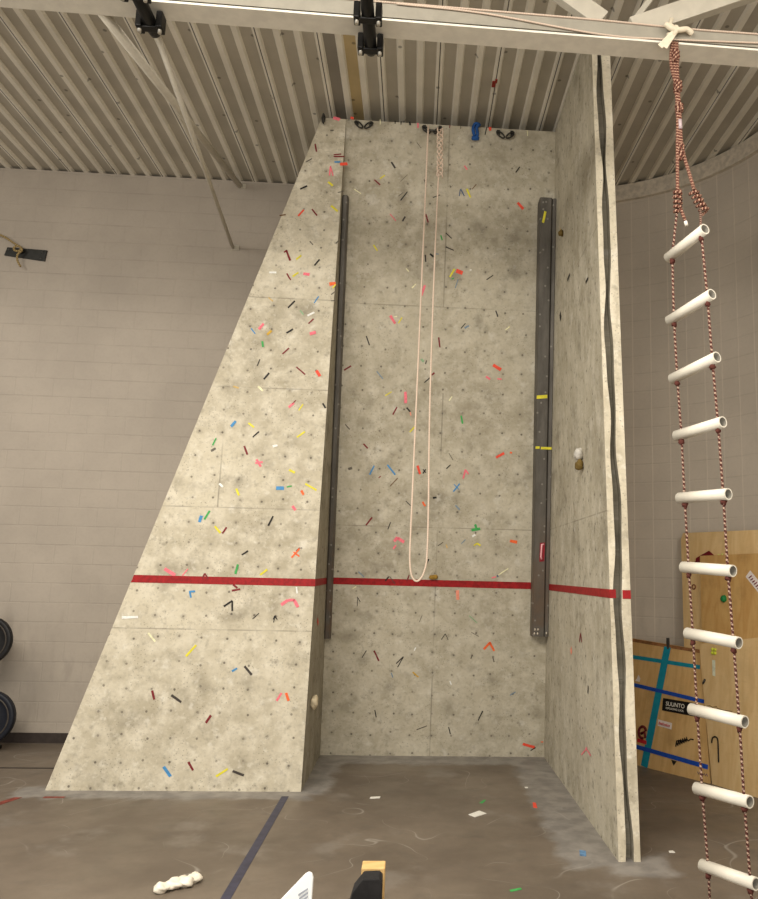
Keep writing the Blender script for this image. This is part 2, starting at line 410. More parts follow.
# red height stripe, one strip on each face
M_red = plain('red stripe', (150, 24, 28), .6, 0, .22, 30)
E_ = .003
def yz_strip(name, pts, w0, w1, par, lab=None):
    pass
def face_stripe(par, pts_lo, pts_hi):
    k = len(pts_lo); mb = MB(); mb.add(list(pts_lo)+list(pts_hi), [(i, i+1, k+i+1, k+i) for i in range(k-1)])
    mb.build('red_stripe', M_red, par, 'red stripe')
z0, z1 = 1.683, 1.747
face_stripe(buttress, [(xfl(z0)+.002, yf(z0)-E_, z0), (xl(z0)+E_, yf(z0)-E_, z0), (xl(z0)+E_, yc(z0)-E_, z0+.012)], [(xfl(z1)+.002, yf(z1)-E_, z1), (xl(z1)+E_, yf(z1)-E_, z1), (xl(z1)+E_, yc(z1)-E_, z1+.008)])
z0, z1 = 1.687, 1.755
face_stripe(main, [(xl(z0)+E_, yc(z0)-E_, z0+.006), (xs(z0)-E_, yc(z0)-E_, z0)], [(xl(z1)+E_, yc(z1)-E_, z1+.004), (xs(z1)-E_, yc(z1)-E_, z1)])
z0, z1 = 1.676, 1.735
face_stripe(side, [(xs(z0)-E_, yc(z0)-E_, z0+.008), (xs(z0)-E_, ys(z0)-E_, z0), (xs(z0)+.042, ys(z0)-E_, z0)], [(xs(z1)-E_, yc(z1)-E_, z1+.01), (xs(z1)-E_, ys(z1)-E_, z1), (xs(z1)+.042, ys(z1)-E_, z1)])
face_stripe(side, [(xs(z0)+.088, ys(z0)-E_, z0-.003), (xs(z0)+TH+.001, ys(z0)-E_, z0-.003)], [(xs(z1)+.088, ys(z1)-E_, z1-.003), (xs(z1)+TH+.001, ys(z1)-E_, z1-.003)])

# steel channels bolted in the two inner corners
def steel():
    n = NT('old channel steel', .55, .35, .4); P_, X, Y, Z = n.pos()
    c = n.mix(n.step(n.noise(n.vec(n.math('MULTIPLY', X, 4.0), Y, Z), 2.0, 6, .65), .3, .7), (.085, .077, .066), (.155, .142, .125))
    c = n.mix(n.math('MULTIPLY', n.step(Z, 2.9, 1.3), n.step(n.noise(P_, 5, 5), .35, .65)), c, (.150, .108, .078))
    c = n.mix(n.step(n.voro(n.vec(X, Z, 0.0), 7, 1.0), .05, .08, .7, 0), c, (.30, .28, .25))
    n.color(c); n.bump(n.noise(P_, 25, 4), .15, .004); return n.m
M_st = steel()
def channel(z0, z1, prof, x_of):
    """profile (dx, stand-off) swept up the overhanging face"""
    mb = MB(); k = len(prof); vs = []
    for z in (z0, z1): vs += [(x_of(z)+dx, yc(z)-dy, z) for dx, dy in prof]
    mb.add(vs, [(i, (i+1) % k, k+(i+1) % k, k+i) for i in range(k)] + [tuple(range(k))[::-1], tuple(range(k, 2*k))])
    return mb
cr = channel(1.225, 5.49, [(.022, 0), (.022, .135), (.032, .150), (.134, .150), (.142, .143), (.146, .120), (.152, .136), (.182, .140), (.187, .13), (.187, 0)], lambda z: xs(z)-.188)
CR = cr.build('steel_channel', M_st, CW, 'dark steel channel standing in the right-hand corner')
cl = channel(1.16, 5.44, [(0, 0), (0, .07), (.012, .08), (.045, .08), (.058, .06), (.06, 0)], lambda z: xl(z)+.002)
CL = cl.build('steel_channel', M_st, CW, 'dark steel channel standing in the left-hand corner')
def on_channel(z0, z1, xa, xb, mat, lab, zt=0.0):
    mb = MB(); x = xs((z0+z1)/2)-.188
    mb.add([(x+xa, yc(z0)-.153, z0), (x+xb, yc(z0)-.153, z0+zt), (x+xb, yc(z1)-.153, z1+zt), (x+xa, yc(z1)-.153, z1)], [(0, 1, 2, 3)])
    mb.build('tape_strip', mat, CR, lab)
M_y = plain('tape yellow', (226, 216, 62), .5, 0, .1)
on_channel(3.545, 3.578, .024, .13, M_y, 'yellow tape band', .012)
on_channel(3.060, 3.084, .022, .062, M_y, 'yellow tape band', .003); on_channel(3.058, 3.082, .075, .182, M_y, 'yellow tape band', .0)
mb = MB(); x = xs(5.3)-.188
mb.add([(x+.045, yc(5.25)-.153, 5.25), (x+.067, yc(5.24)-.153, 5.24), (x+.088, yc(5.35)-.153, 5.35), (x+.066, yc(5.36)-.153, 5.36)], [(0, 1, 2, 3)]); mb.build('tape_strip', M_y, CR, 'yellow tape strip')
M_pk = plain('sticker red', (140, 34, 46), .5); M_wh = plain('white paint', (236, 232, 222), .6, 0, .05)
mb = MB(); x = xs(2.05)-.188
mb.add([(x+.082, yc(1.96)-.153, 1.96), (x+.132, yc(1.96)-.153, 1.965), (x+.132, yc(2.15)-.153, 2.15), (x+.082, yc(2.15)-.153, 2.145)], [(0, 1, 2, 3)])
st = mb.build('sticker', M_pk, CR, 'dark red sticker with a pale stroke')
mb = MB(); zz = [1.985, 2.0, 2.02, 2.05, 2.075, 2.1, 2.125]; 
mb.tube([(x+.104, yc(1.985)-.154, 1.985), (x+.096, yc(2.01)-.154, 2.01), (x+.098, yc(2.06)-.154, 2.06), (x+.100, yc(2.13)-.154, 2.13), (x+.122, yc(2.132)-.154, 2.132)], .0085, 6); mb.build('stroke', plain('pale pink stroke', (244, 178, 184), .5), st, 'pale pink stroke')
b_ = MB()
for z, dx in ((1.255, .045), (1.255, .075), (1.26, .165), (1.295, .05), (1.295, .08)):
    b_.blob((xs(z)-.188+dx, yc(z)-.151, z), (.009, .004, .012), 6, 8, .15, int(z*100+dx*100))
b_.build('bolt', plain('pale bolt heads', (190, 180, 165), .5), CR, 'pale bolt heads')

# ---- tape marks and scraps: (face, a0, z0, a1, z1, width, colour), metres on the faces
TAPES=[('fin',-2.156,1.804,-2.061,1.752,0.029,'pink'),('fin',-2.473,1.387,-2.338,1.394,0.021,'white'),('fin',-2.014,0.188,-1.95,0.115,0.025,'blue'),('center',-0.149,3.6,-0.143,3.487,0.028,'pink'),
('fin',-1.91,1.076,-1.833,1.171,0.018,'yellow'),('center',1.157,0.131,1.28,0.097,0.026,'red'),('fin',-1.45,0.159,-1.355,0.127,0.02,'charcoal'),('fin',-2.002,0.758,-1.917,0.704,0.02,'charcoal'),
('fin',-1.582,0.117,-1.49,0.176,0.017,'yellow'),('center',0.716,3.897,0.798,3.85,0.031,'red'),('center',0.437,1.66,0.446,1.567,0.031,'salmon'),('fin',-1.252,2.536,-1.185,2.538,0.032,'blue'),
('center',0.314,4.801,0.377,4.782,0.041,'red'),('fin',-1.415,1.003,-1.35,0.931,0.019,'charcoal'),('fin',-0.998,2.584,-0.896,2.527,0.017,'yellow'),('fin',-1.033,1.565,-0.997,1.504,0.027,'pink'),
('fin',-1.142,1.52,-1.087,1.56,0.027,'pink'),('center',0.557,2.26,0.644,2.277,0.028,'green'),('center',-0.024,4.545,0.008,4.645,0.023,'pink'),('center',-0.326,4.334,-0.273,4.258,0.025,'pink'),
('center',-0.18,2.163,-0.113,2.122,0.031,'pink'),('fin',-1.817,0.229,-1.773,0.163,0.018,'maroon'),('fin',-1.31,4.801,-1.264,4.695,0.018,'maroon'),('fin',-0.853,5.713,-0.783,5.726,0.032,'red'),
('center',0.903,5.493,0.963,5.432,0.026,'red'),('center',0.78,1.149,0.831,1.063,0.022,'orange'),('fin',-1.053,0.788,-1.025,0.724,0.021,'orange'),('fin',-2.164,0.793,-2.14,0.721,0.019,'maroon'),
('fin',-0.888,4.481,-0.829,4.492,0.033,'orange'),('center',0.726,1.077,0.788,1.149,0.023,'orange'),('fin',-0.943,6.209,-0.878,6.193,0.033,'pink'),('fin',-1.55,1.776,-1.535,1.857,0.019,'green'),
('fin',-1.701,0.539,-1.662,0.599,0.02,'maroon'),('fin',-1.896,2.215,-1.882,2.274,0.026,'blue'),('center',0.779,2.985,0.858,3.031,0.023,'red'),('fin',-2.241,1.262,-2.175,1.191,0.015,'cream'),
('center',-0.006,2.881,0.023,2.797,0.023,'red'),('center',0.95,2.164,1.024,2.151,0.028,'orange'),('fin',-1.854,2.239,-1.814,2.319,0.017,'green'),('fin',-1.042,3.983,-0.985,4.001,0.03,'pink'),
('fin',-1.444,2.79,-1.399,2.725,0.02,'pink'),('center',-0.305,2.879,-0.222,2.782,0.015,'blue'),('fin',-0.961,3.634,-0.924,3.582,0.027,'red'),('fin',-1.689,3.081,-1.649,3.133,0.024,'blue'),
('fin',-1.126,0.723,-1.091,0.788,0.018,'pink'),('fin',-1.298,2.2,-1.261,2.286,0.016,'black'),('fin',-1.759,2.183,-1.706,2.125,0.018,'yellow'),('fin',-1.078,1.927,-1.014,2.006,0.014,'orange'),
('fin',-1.559,1.546,-1.554,1.459,0.015,'black'),('fin',-1.507,4.008,-1.467,4.063,0.024,'pink'),('center',0.455,2.767,0.477,2.858,0.019,'pink'),('fin',-1.627,1.497,-1.559,1.546,0.015,'black'),
('fin',-1.559,2.907,-1.525,2.829,0.017,'maroon'),('fin',-1.136,4.571,-1.077,4.566,0.028,'pink'),('fin',-1.098,3.002,-1.03,3.058,0.016,'yellow'),('fin',-0.916,5.277,-0.848,5.22,0.019,'yellow'),
('center',-0.214,2.126,-0.18,2.17,0.031,'pink'),('center',-0.376,1.045,-0.325,0.944,0.015,'maroon'),('fin',-1.338,1.771,-1.281,1.819,0.017,'yellow'),('fin',-1.087,1.56,-1.03,1.565,0.022,'pink'),
('fin',-1.144,3.661,-1.059,3.591,0.013,'maroon'),('fin',-1.571,1.631,-1.5,1.646,0.017,'maroon'),('center',0.251,4.734,0.296,4.817,0.018,'yellow'),('center',0.39,5.599,0.43,5.517,0.018,'yellow'),
('fin',-1.257,4.228,-1.197,4.298,0.016,'black'),('fin',-1.6,2.521,-1.572,2.46,0.019,'yellow'),('fin',-1.19,3.279,-1.143,3.321,0.021,'pink'),('center',0.162,4.144,0.177,4.046,0.015,'maroon'),
('center',-0.498,2.279,-0.439,2.359,0.015,'maroon'),('fin',-1.431,3.53,-1.385,3.593,0.017,'black'),('fin',-0.918,5.793,-0.814,5.8,0.015,'maroon'),('fin',-1.15,2.705,-1.095,2.678,0.019,'yellow'),
('fin',-0.943,5.691,-0.948,5.59,0.015,'pink'),('fin',-1.45,2.756,-1.386,2.767,0.018,'pink'),('fin',-1.1,2.38,-1.069,2.345,0.024,'pink'),('center',0.361,2.635,0.424,2.716,0.014,'blue'),
('center',-0.477,2.777,-0.434,2.868,0.014,'blue'),('fin',-1.255,3.981,-1.197,4.022,0.017,'black'),('fin',-1.451,4.568,-1.386,4.571,0.019,'white'),('center',0.845,1.821,0.945,1.889,0.012,'cream'),
('fin',-1.22,5.153,-1.171,5.218,0.016,'red'),('fin',-1.072,4.159,-1.011,4.196,0.018,'white'),('fin',-1.431,3.958,-1.391,3.998,0.021,'gold'),('center',-0.009,5.335,0.02,5.253,0.015,'maroon'),
('center',0.413,3.386,0.431,3.308,0.017,'green'),('fin',-1.69,2.122,-1.656,2.176,0.016,'maroon'),('center',-0.362,5.817,-0.324,5.76,0.018,'charcoal'),('fin',-0.943,5.691,-0.913,5.587,0.012,'pink'),
('fin',-1.218,5.432,-1.154,5.469,0.017,'black'),('fin',-1.476,3.464,-1.431,3.422,0.018,'cream'),('fin',-1.537,3.12,-1.485,3.081,0.016,'yellow'),('center',0.591,2.319,0.615,2.262,0.021,'green'),
('fin',-1.491,2.991,-1.438,3.044,0.013,'black'),('center',-0.554,4.126,-0.52,4.038,0.013,'charcoal'),('center',-0.267,3.371,-0.228,3.448,0.014,'maroon'),('fin',-1.103,5.916,-1.086,5.833,0.015,'maroon'),
('fin',-1.847,2.852,-1.808,2.879,0.021,'grey'),('fin',-1.038,4.659,-0.993,4.722,0.015,'black'),('fin',-1.838,2.903,-1.811,2.971,0.013,'green'),('fin',-0.956,5.523,-0.909,5.484,0.02,'yellow'),
('fin',-1.03,2.523,-1.008,2.483,0.021,'orange'),('center',0.693,0.362,0.737,0.458,0.011,'black'),('fin',-1.233,4.539,-1.181,4.582,0.016,'yellow'),('fin',-1.508,1.939,-1.457,1.976,0.014,'black'),
('fin',-1.925,1.614,-1.911,1.565,0.016,'blue'),('fin',-1.094,5.23,-1.042,5.166,0.014,'maroon'),('center',-0.261,5.452,-0.195,5.54,0.01,'black'),('fin',-1.277,3.779,-1.222,3.838,0.012,'maroon'),
('center',-0.761,3.786,-0.695,3.831,0.014,'maroon'),('center',-0.153,0.92,-0.081,0.99,0.011,'charcoal'),('fin',-1.75,2.561,-1.718,2.532,0.02,'white'),('center',-0.44,3.787,-0.376,3.716,0.011,'slate'),
('fin',-1.565,1.683,-1.525,1.655,0.016,'maroon'),('center',0.566,1.41,0.649,1.339,0.01,'sage'),('fin',-1.516,0.959,-1.476,0.985,0.016,'blue'),('fin',-1.469,3.892,-1.457,3.839,0.018,'green'),
('center',-0.513,5.011,-0.472,4.956,0.015,'yellow'),('center',-0.523,5.638,-0.466,5.591,0.014,'maroon'),('center',-0.69,2.824,-0.651,2.837,0.025,'grey'),('fin',-1.931,1.614,-1.88,1.619,0.015,'blue'),
('fin',-1.29,4.567,-1.249,4.502,0.013,'maroon'),('fin',-1.211,4.71,-1.166,4.753,0.016,'yellow'),('fin',-1.021,1.676,-1.01,1.619,0.013,'white'),('fin',-1.306,2.913,-1.265,2.923,0.021,'white'),
('fin',-1.065,1.976,-1.01,1.938,0.012,'orange'),('center',0.057,2.526,0.085,2.484,0.02,'orange'),('fin',-2.0,1.75,-1.957,1.808,0.01,'pink'),('center',0.001,4.941,0.008,4.871,0.014,'charcoal'),
('fin',-0.907,5.735,-0.85,5.742,0.018,'blue'),('center',0.647,3.78,0.692,3.753,0.019,'pink'),('fin',-0.885,3.327,-0.858,3.283,0.016,'black'),('center',0.016,0.839,0.076,0.788,0.013,'gold'),
('fin',-1.06,4.082,-1.015,4.131,0.013,'maroon'),('center',-0.548,3.077,-0.504,3.033,0.015,'maroon'),('center',0.597,6.21,0.604,6.174,0.026,'red'),('fin',-1.811,1.773,-1.779,1.73,0.013,'maroon'),
('fin',-1.097,3.253,-1.062,3.312,0.012,'yellow'),('center',0.205,5.025,0.283,4.997,0.011,'charcoal'),('fin',-1.827,1.731,-1.811,1.773,0.015,'maroon'),('center',-0.093,3.207,-0.044,3.263,0.013,'yellow'),
('fin',-0.919,5.813,-0.846,5.825,0.013,'maroon'),('center',-0.136,0.884,-0.084,0.984,0.008,'black'),('fin',-1.698,3.455,-1.648,3.44,0.015,'tan'),('slab',6.292,0.513,6.114,0.494,0.014,'pink'),
('center',0.33,5.596,0.368,5.528,0.012,'navy'),('slab',6.46,0.424,6.24,0.523,0.011,'pink'),('center',-0.236,5.253,-0.209,5.301,0.016,'charcoal'),('center',0.197,5.162,0.257,5.111,0.011,'charcoal'),
('fin',-1.019,4.286,-0.981,4.355,0.011,'blue'),('center',0.418,4.246,0.461,4.271,0.018,'slate'),('center',0.048,4.95,0.085,4.924,0.019,'black'),('center',-0.005,3.925,0.021,3.898,0.023,'sage'),
('center',0.388,2.5,0.433,2.458,0.014,'slate'),('slab',6.816,1.212,6.786,1.172,0.062,'salmon'),('slab',6.689,4.46,6.575,4.472,0.031,'black'),('center',-0.272,2.669,-0.199,2.751,0.008,'brown'),
('center',-0.115,6.209,-0.113,6.16,0.016,'pink'),('center',-0.133,3.445,-0.095,3.406,0.015,'black'),('center',-0.719,5.537,-0.65,5.497,0.01,'cream'),('center',0.724,4.429,0.746,4.369,0.013,'charcoal'),
('center',-0.219,2.055,-0.192,2.091,0.018,'pink'),('center',0.31,4.631,0.336,4.717,0.009,'slate'),('center',-0.558,1.822,-0.498,1.769,0.01,'slate'),('center',0.873,5.784,0.911,5.842,0.011,'black'),
('center',-0.36,5.318,-0.3,5.254,0.009,'pink'),('center',0.568,6.208,0.552,6.133,0.01,'black'),('fin',-1.183,5.717,-1.124,5.758,0.011,'grey'),('fin',-1.394,5.146,-1.336,5.159,0.013,'brown'),
('center',-0.777,6.221,-0.745,6.213,0.023,'red'),('center',0.477,2.854,0.508,2.812,0.015,'pink'),('center',0.035,3.695,0.091,3.748,0.01,'black'),('slab',7.066,4.278,7.034,4.207,0.05,'black'),
('fin',-1.143,4.21,-1.111,4.165,0.013,'sage'),('center',-0.242,4.264,-0.208,4.322,0.011,'yellow'),('center',-0.035,5.668,-0.008,5.599,0.01,'grey'),('fin',-1.579,4.012,-1.537,3.961,0.01,'blue'),
('center',-0.349,3.554,-0.286,3.595,0.01,'yellow'),('center',0.097,3.766,0.133,3.796,0.016,'maroon'),('center',-0.734,3.26,-0.689,3.212,0.011,'grey'),('center',-0.288,1.735,-0.254,1.781,0.013,'black'),
('center',0.148,5.138,0.164,5.09,0.014,'green'),('center',-0.349,0.455,-0.333,0.382,0.01,'black'),('fin',-1.16,2.549,-1.116,2.56,0.012,'green'),('center',0.619,4.727,0.685,4.773,0.009,'black'),
('center',0.119,1.917,0.139,1.963,0.014,'black'),('fin',-1.498,3.655,-1.477,3.721,0.009,'black'),('center',-0.47,5.651,-0.422,5.688,0.011,'yellow'),('center',0.397,0.295,0.417,0.224,0.01,'black'),
('fin',-1.377,1.395,-1.325,1.445,0.007,'black'),('center',-0.071,1.743,-0.051,1.8,0.012,'maroon'),('center',0.567,2.197,0.598,2.216,0.019,'white'),('slab',5.948,4.152,5.858,4.158,0.023,'black'),
('center',0.358,5.823,0.388,5.785,0.014,'pink'),('center',-0.495,0.972,-0.453,1.044,0.008,'charcoal'),('center',-0.279,2.245,-0.254,2.317,0.009,'black'),('center',0.057,5.497,0.128,5.526,0.009,'charcoal'),
('fin',-1.442,4.32,-1.396,4.283,0.011,'tan'),('center',0.318,5.525,0.326,5.589,0.01,'navy'),('center',0.62,2.131,0.655,2.108,0.017,'yellow'),('fin',-0.856,4.443,-0.829,4.479,0.013,'yellow'),
('center',0.16,2.568,0.196,2.573,0.018,'black'),('center',0.817,1.007,0.835,0.952,0.011,'grey'),('center',0.366,2.707,0.418,2.658,0.009,'blue'),('center',-0.12,4.611,-0.082,4.651,0.011,'cream'),
('center',-0.246,1.782,-0.186,1.704,0.006,'charcoal'),('center',-0.198,0.828,-0.18,0.781,0.012,'slate'),('center',1.009,0.621,1.064,0.654,0.01,'slate'),('ret',7.353,1.386,7.439,1.337,0.044,'red'),
('center',0.764,3.763,0.808,3.758,0.014,'pink'),('center',0.288,3.527,0.315,3.572,0.011,'cream'),('center',0.075,0.263,0.178,0.304,0.006,'black'),('center',0.283,2.858,0.325,2.899,0.01,'black'),
('center',0.382,4.24,0.424,4.293,0.009,'black'),('center',0.827,4.244,0.867,4.278,0.011,'cream'),('center',-0.558,1.481,-0.556,1.574,0.006,'black'),('center',0.052,2.805,0.079,2.848,0.011,'black'),
('center',-0.109,2.528,-0.06,2.484,0.009,'charcoal'),('slab',6.407,1.367,6.365,1.303,0.023,'maroon'),('fin',-0.867,4.377,-0.829,4.41,0.011,'grey'),('slab',6.456,1.296,6.407,1.367,0.021,'maroon'),
('center',-0.197,6.214,-0.189,6.181,0.016,'black'),('fin',-0.859,5.417,-0.803,5.434,0.01,'grey'),('center',1.24,0.065,1.291,0.097,0.01,'black'),('fin',-0.966,6.07,-0.933,6.072,0.018,'grey'),
('fin',-1.196,1.37,-1.188,1.421,0.008,'black'),('center',0.587,2.107,0.62,2.131,0.014,'yellow'),('fin',-1.329,4.776,-1.298,4.798,0.014,'maroon'),('center',0.46,2.122,0.502,2.166,0.009,'slate'),
('fin',-1.097,4.901,-1.062,4.867,0.011,'grey'),('center',0.304,3.013,0.35,2.943,0.006,'grey'),('center',0.393,0.755,0.41,0.716,0.013,'white'),('slab',6.172,0.935,6.155,0.995,0.023,'black'),
('center',0.833,4.249,0.869,4.279,0.011,'yellow'),('center',0.594,1.244,0.669,1.205,0.006,'grey'),('slab',6.999,5.094,6.917,5.02,0.024,'tan'),('center',0.779,1.791,0.823,1.803,0.012,'pink'),
('center',-0.27,5.634,-0.201,5.705,0.005,'grey'),('center',0.444,5.599,0.483,5.649,0.008,'brown'),('fin',-1.042,1.986,-1.013,2.016,0.009,'maroon'),('center',0.975,6.198,0.977,6.146,0.009,'cream'),
('center',0.598,0.98,0.613,1.02,0.011,'grey'),('center',0.05,2.847,0.081,2.813,0.01,'black'),('center',-0.486,6.219,-0.485,6.169,0.009,'cream'),('center',-0.561,1.574,-0.529,1.524,0.008,'charcoal'),
('center',-0.282,5.493,-0.238,5.531,0.007,'grey'),('center',0.307,2.111,0.322,2.075,0.012,'tan'),('center',-0.184,4.798,-0.157,4.771,0.011,'cream'),('center',0.293,1.166,0.331,1.225,0.006,'black'),
('fin',-1.188,1.428,-1.168,1.395,0.008,'black'),('center',0.024,1.052,0.039,1.084,0.013,'white'),('center',0.331,1.225,0.362,1.163,0.006,'black'),('fin',-0.85,4.89,-0.827,4.92,0.011,'grey'),
('center',-0.61,1.652,-0.575,1.674,0.01,'cream'),('center',-0.095,3.403,-0.087,3.368,0.011,'salmon'),('fin',-1.159,3.312,-1.128,3.347,0.008,'maroon'),('fin',-1.201,1.396,-1.188,1.428,0.009,'black'),
('center',0.066,1.335,0.093,1.408,0.005,'grey'),('center',0.227,2.097,0.277,2.132,0.006,'black'),('fin',-1.188,1.421,-1.166,1.393,0.008,'black'),('center',0.04,3.877,0.049,3.913,0.01,'charcoal'),
('center',-0.119,6.02,-0.074,5.967,0.005,'grey'),('center',0.099,4.953,0.135,4.954,0.01,'slate'),('center',0.917,3.04,0.939,3.037,0.017,'orange'),('fin',-0.864,4.314,-0.828,4.319,0.008,'grey'),
('center',-0.34,6.216,-0.339,6.186,0.01,'black'),('center',-0.29,4.324,-0.257,4.33,0.009,'cream'),('center',0.271,4.714,0.292,4.729,0.011,'green'),('center',-0.28,6.213,-0.281,6.181,0.009,'black'),
('center',-0.387,2.748,-0.366,2.766,0.01,'maroon'),('center',0.833,1.821,0.845,1.8,0.012,'navy'),('center',1.343,0.154,1.367,0.154,0.011,'orange'),('center',0.308,6.206,0.309,6.174,0.008,'grey'),
('center',0.203,6.206,0.197,6.178,0.008,'maroon'),('center',0.448,4.814,0.467,4.815,0.011,'white')]

TC = dict(maroon=(124, 38, 44), grey=(104, 98, 88), blue=(74, 142, 196), red=(238, 84, 62), pink=(238, 120, 134), yellow=(232, 226, 96), black=(36, 33, 30),
          brown=(112, 84, 58), white=(236, 236, 232), tan=(206, 176, 112), gold=(204, 164, 58), sage=(140, 172, 136), green=(70, 166, 88), cream=(232, 228, 190),
          orange=(240, 108, 58), charcoal=(66, 60, 56), navy=(84, 100, 128), slate=(122, 142, 158), salmon=(240, 152, 128))
TM = {k: plain('tape '+k, c, .6, 0, .12, 40) for k, c in TC.items()}
PN = dict(fin=buttress, center=main, slab=side, ret=buttress)
names = list(TC); rest = MB()
for i, (pl, a0, z0, a1, z1, w, c) in enumerate(TAPES):
    e = .0025+.0006*(i % 4)
    f = {'fin': lambda u, z: (u, yf(z)-e, z), 'center': lambda u, z: (u, yc(z)-e, z), 'slab': lambda u, z: (xs(z)-e, u, z), 'ret': lambda u, z: (xl(z)+e, u, z)}[pl]
    du, dz = a1-a0, z1-z0; L = math.hypot(du, dz); nu, nz = -dz/L*w/2, du/L*w/2
    rj = random.Random(i); j = lambda: rj.uniform(-.12, .12)*w
    q = [f(a0-nu, z0-nz+j()), f((a0+a1)/2-nu+j()*.3, (z0+z1)/2-nz), f(a1-nu+j(), z1-nz), f(a1+nu, z1+nz+j()), f((a0+a1)/2+nu, (z0+z1)/2+nz+j()*.3), f(a0+nu+j(), z0+nz)]
    if i < 95:
        mb = MB(); mb.add(q, [tuple(range(6))]); mb.build('tape_strip', TM[c], PN[pl], c.replace('charcoal', 'dark grey')+' tape strip')
    else: rest.add(q, [tuple(range(6))], names.index(c))
rest.build('tape_strip', [TM[k] for k in names], CW, 'small colored tape scraps', kind='stuff')

# ---------------------------------------------------------------- gear on the wall top
M_blk = plain('blackened steel', (58, 56, 52), .5, .4, .2)
M_dk = plain('dark steel', (78, 76, 72), .4, .6, .2)
def carabiner(par, c, tilt, rx=.020, rz=.048):
    mb = MB(); pts = [(c[0]+math.cos(tilt)*rx*math.cos(a)-math.sin(tilt)*rz*math.sin(a), c[1], c[2]+math.sin(tilt)*rx*math.cos(a)+math.cos(tilt)*rz*math.sin(a)) for a in [2*PI*k/18 for k in range(18)]]
    mb.tube(pts, .0085, 8, closed=True); return mb.build('carabiner', M_blk, par)
def anchor(xa, xb, z, label):
    y = yc(z); t = thing('anchor', label, 'anchor', ((xa+xb)/2, y, z), 'wall top anchors')
    for x, s in ((xa, 1), (xb, -1)):
        mb = MB(); mb.box(x-.016, x+.016, y-.022, y, z+.0, min(z+.05, 6.19)); mb.build('hanger', M_dk, t, bevel=.004)
        carabiner(t, (x+s*.02, y-.035, z-.01), s*.85)
    return t
anchor(-.71, -.575, 6.15, 'pair of black carabiners at the top edge, above the left steel channel')
anchor(.685, .82, 6.135, 'pair of black carabiners at the top edge, right of the blue sling')
t = anchor(-.05, .105, 6.14, 'black top anchor with steel bar holding the white rope')
mb = MB(); mb.tube([(-.06, yc(6.1)-.045, 6.125), (.115, yc(6.1)-.045, 6.12)], .011, 10); mb.build('bar', M_dk, t, 'steel bar')
bl = MB(); y = yc(6.17)-.02
bl.tube(curve_pts([(.44, y, 6.07), (.475, y-.02, 6.10), (.465, y-.03, 6.17), (.49, y-.01, 6.215), (.45, y-.005, 6.225), (.43, y-.02, 6.16), (.445, y-.03, 6.08)], 6), .016, 8)
bl.blob((.455, y-.01, 6.07), (.035, .02, .025), 8, 10, .2, 3)
bl.build('blue_sling', plain('blue webbing', (38, 84, 150), .8), None, 'bright blue sling bundled over the wall top edge', 'sling')
bh = MB(); bh.blob((-1.035, yf(6.18)-.03, 6.175), (.02, .025, .05), 8, 10, .2, 5); bh.box(-1.05, -1.02, yf(6.2)-.02, yf(6.2)+.03, 6.195, 6.215)
bh.build('bolt_hanger', M_blk, None, 'small black bolt hanger at the top left corner of the buttress', 'bolt hanger')

# white rope loop hanging from the top anchor, the spare chained up short
M_rope = rope_mat('white climbing rope', (236, 222, 204), (226, 206, 188), (206, 170, 150), 60)
RP = thing('climbing_rope', 'long white rope hanging in a loop down the centre panel', 'rope', (.03, 7.05, 1.74))
yr = 7.05
lp = [(-.012, yr, 6.11), (-.02, yr, 5.0), (-.032, yr, 3.6), (-.043, yr, 2.4), (-.046, yr, 2.05), (-.040, yr, 1.88), (-.018, yr, 1.785), (.022, yr, 1.748), (.066, yr, 1.785), (.098, yr, 1.88), (.107, yr, 2.0), (.106, yr, 2.4), (.09, yr, 3.3), (.09, yr, 4.4), (.097, yr, 5.2), (.104, yr, 5.62)]
MB().tube(curve_pts(lp, 8), .0085, 8).build('rope_loop', M_rope, RP)
ch = MB()
for ph in (0, 2.09, 4.19):
    pts = [(.104+.0003*k+.027*math.sin(ph+k*.5), yr+.018*math.cos(2*(ph+k*.62)), 6.09-k*.0137) for k in range(38)]
    ch.tube(pts, .0075, 7)
ch.build('chained_rope', M_rope, RP, 'rope chained up short')

# climbing holds bolted to the faces
def hold(parts, label, name='climbing_hold'):
    if len(parts) == 1:
        c, r, mat, sd = parts[0]; MB().blob(c, r, 10, 14, .16, sd).build(name, mat, None, label, 'climbing hold', 'bolt-on climbing holds'); return
M_hw = plain('hold grey white', (206, 202, 194), .7); M_ho = plain('hold olive', (110, 90, 44), .7); M_hc = plain('hold cream', (222, 208, 178), .7); M_hg = plain('hold gold', (158, 124, 52), .7)
hold([((xs(2.80)-.03, 6.225, 2.80), (.036, .062, .050), M_hw, 2)], 'pale grey climbing hold on the side panel, upper of two')
hold([((xs(2.715)-.032, 6.20, 2.705), (.036, .050, .040), M_ho, 4)], 'brown climbing hold on the side panel just below the pale one')
hold([((xs(5.0)-.02, 6.87, 4.99), (.025, .03, .03), M_ho, 6)], 'small olive hold high on the side panel beside the steel channel')
hold([((xl(.67)+.03, 7.30, .672), (.036, .075, .052), M_hc, 8)], 'cream climbing hold low on the shaded side of the buttress')
hold([((.19, yc(1.785)-.02, 1.785), (.045, .025, .022), M_hg, 9)], 'small gold hold on the red stripe right of the rope end')

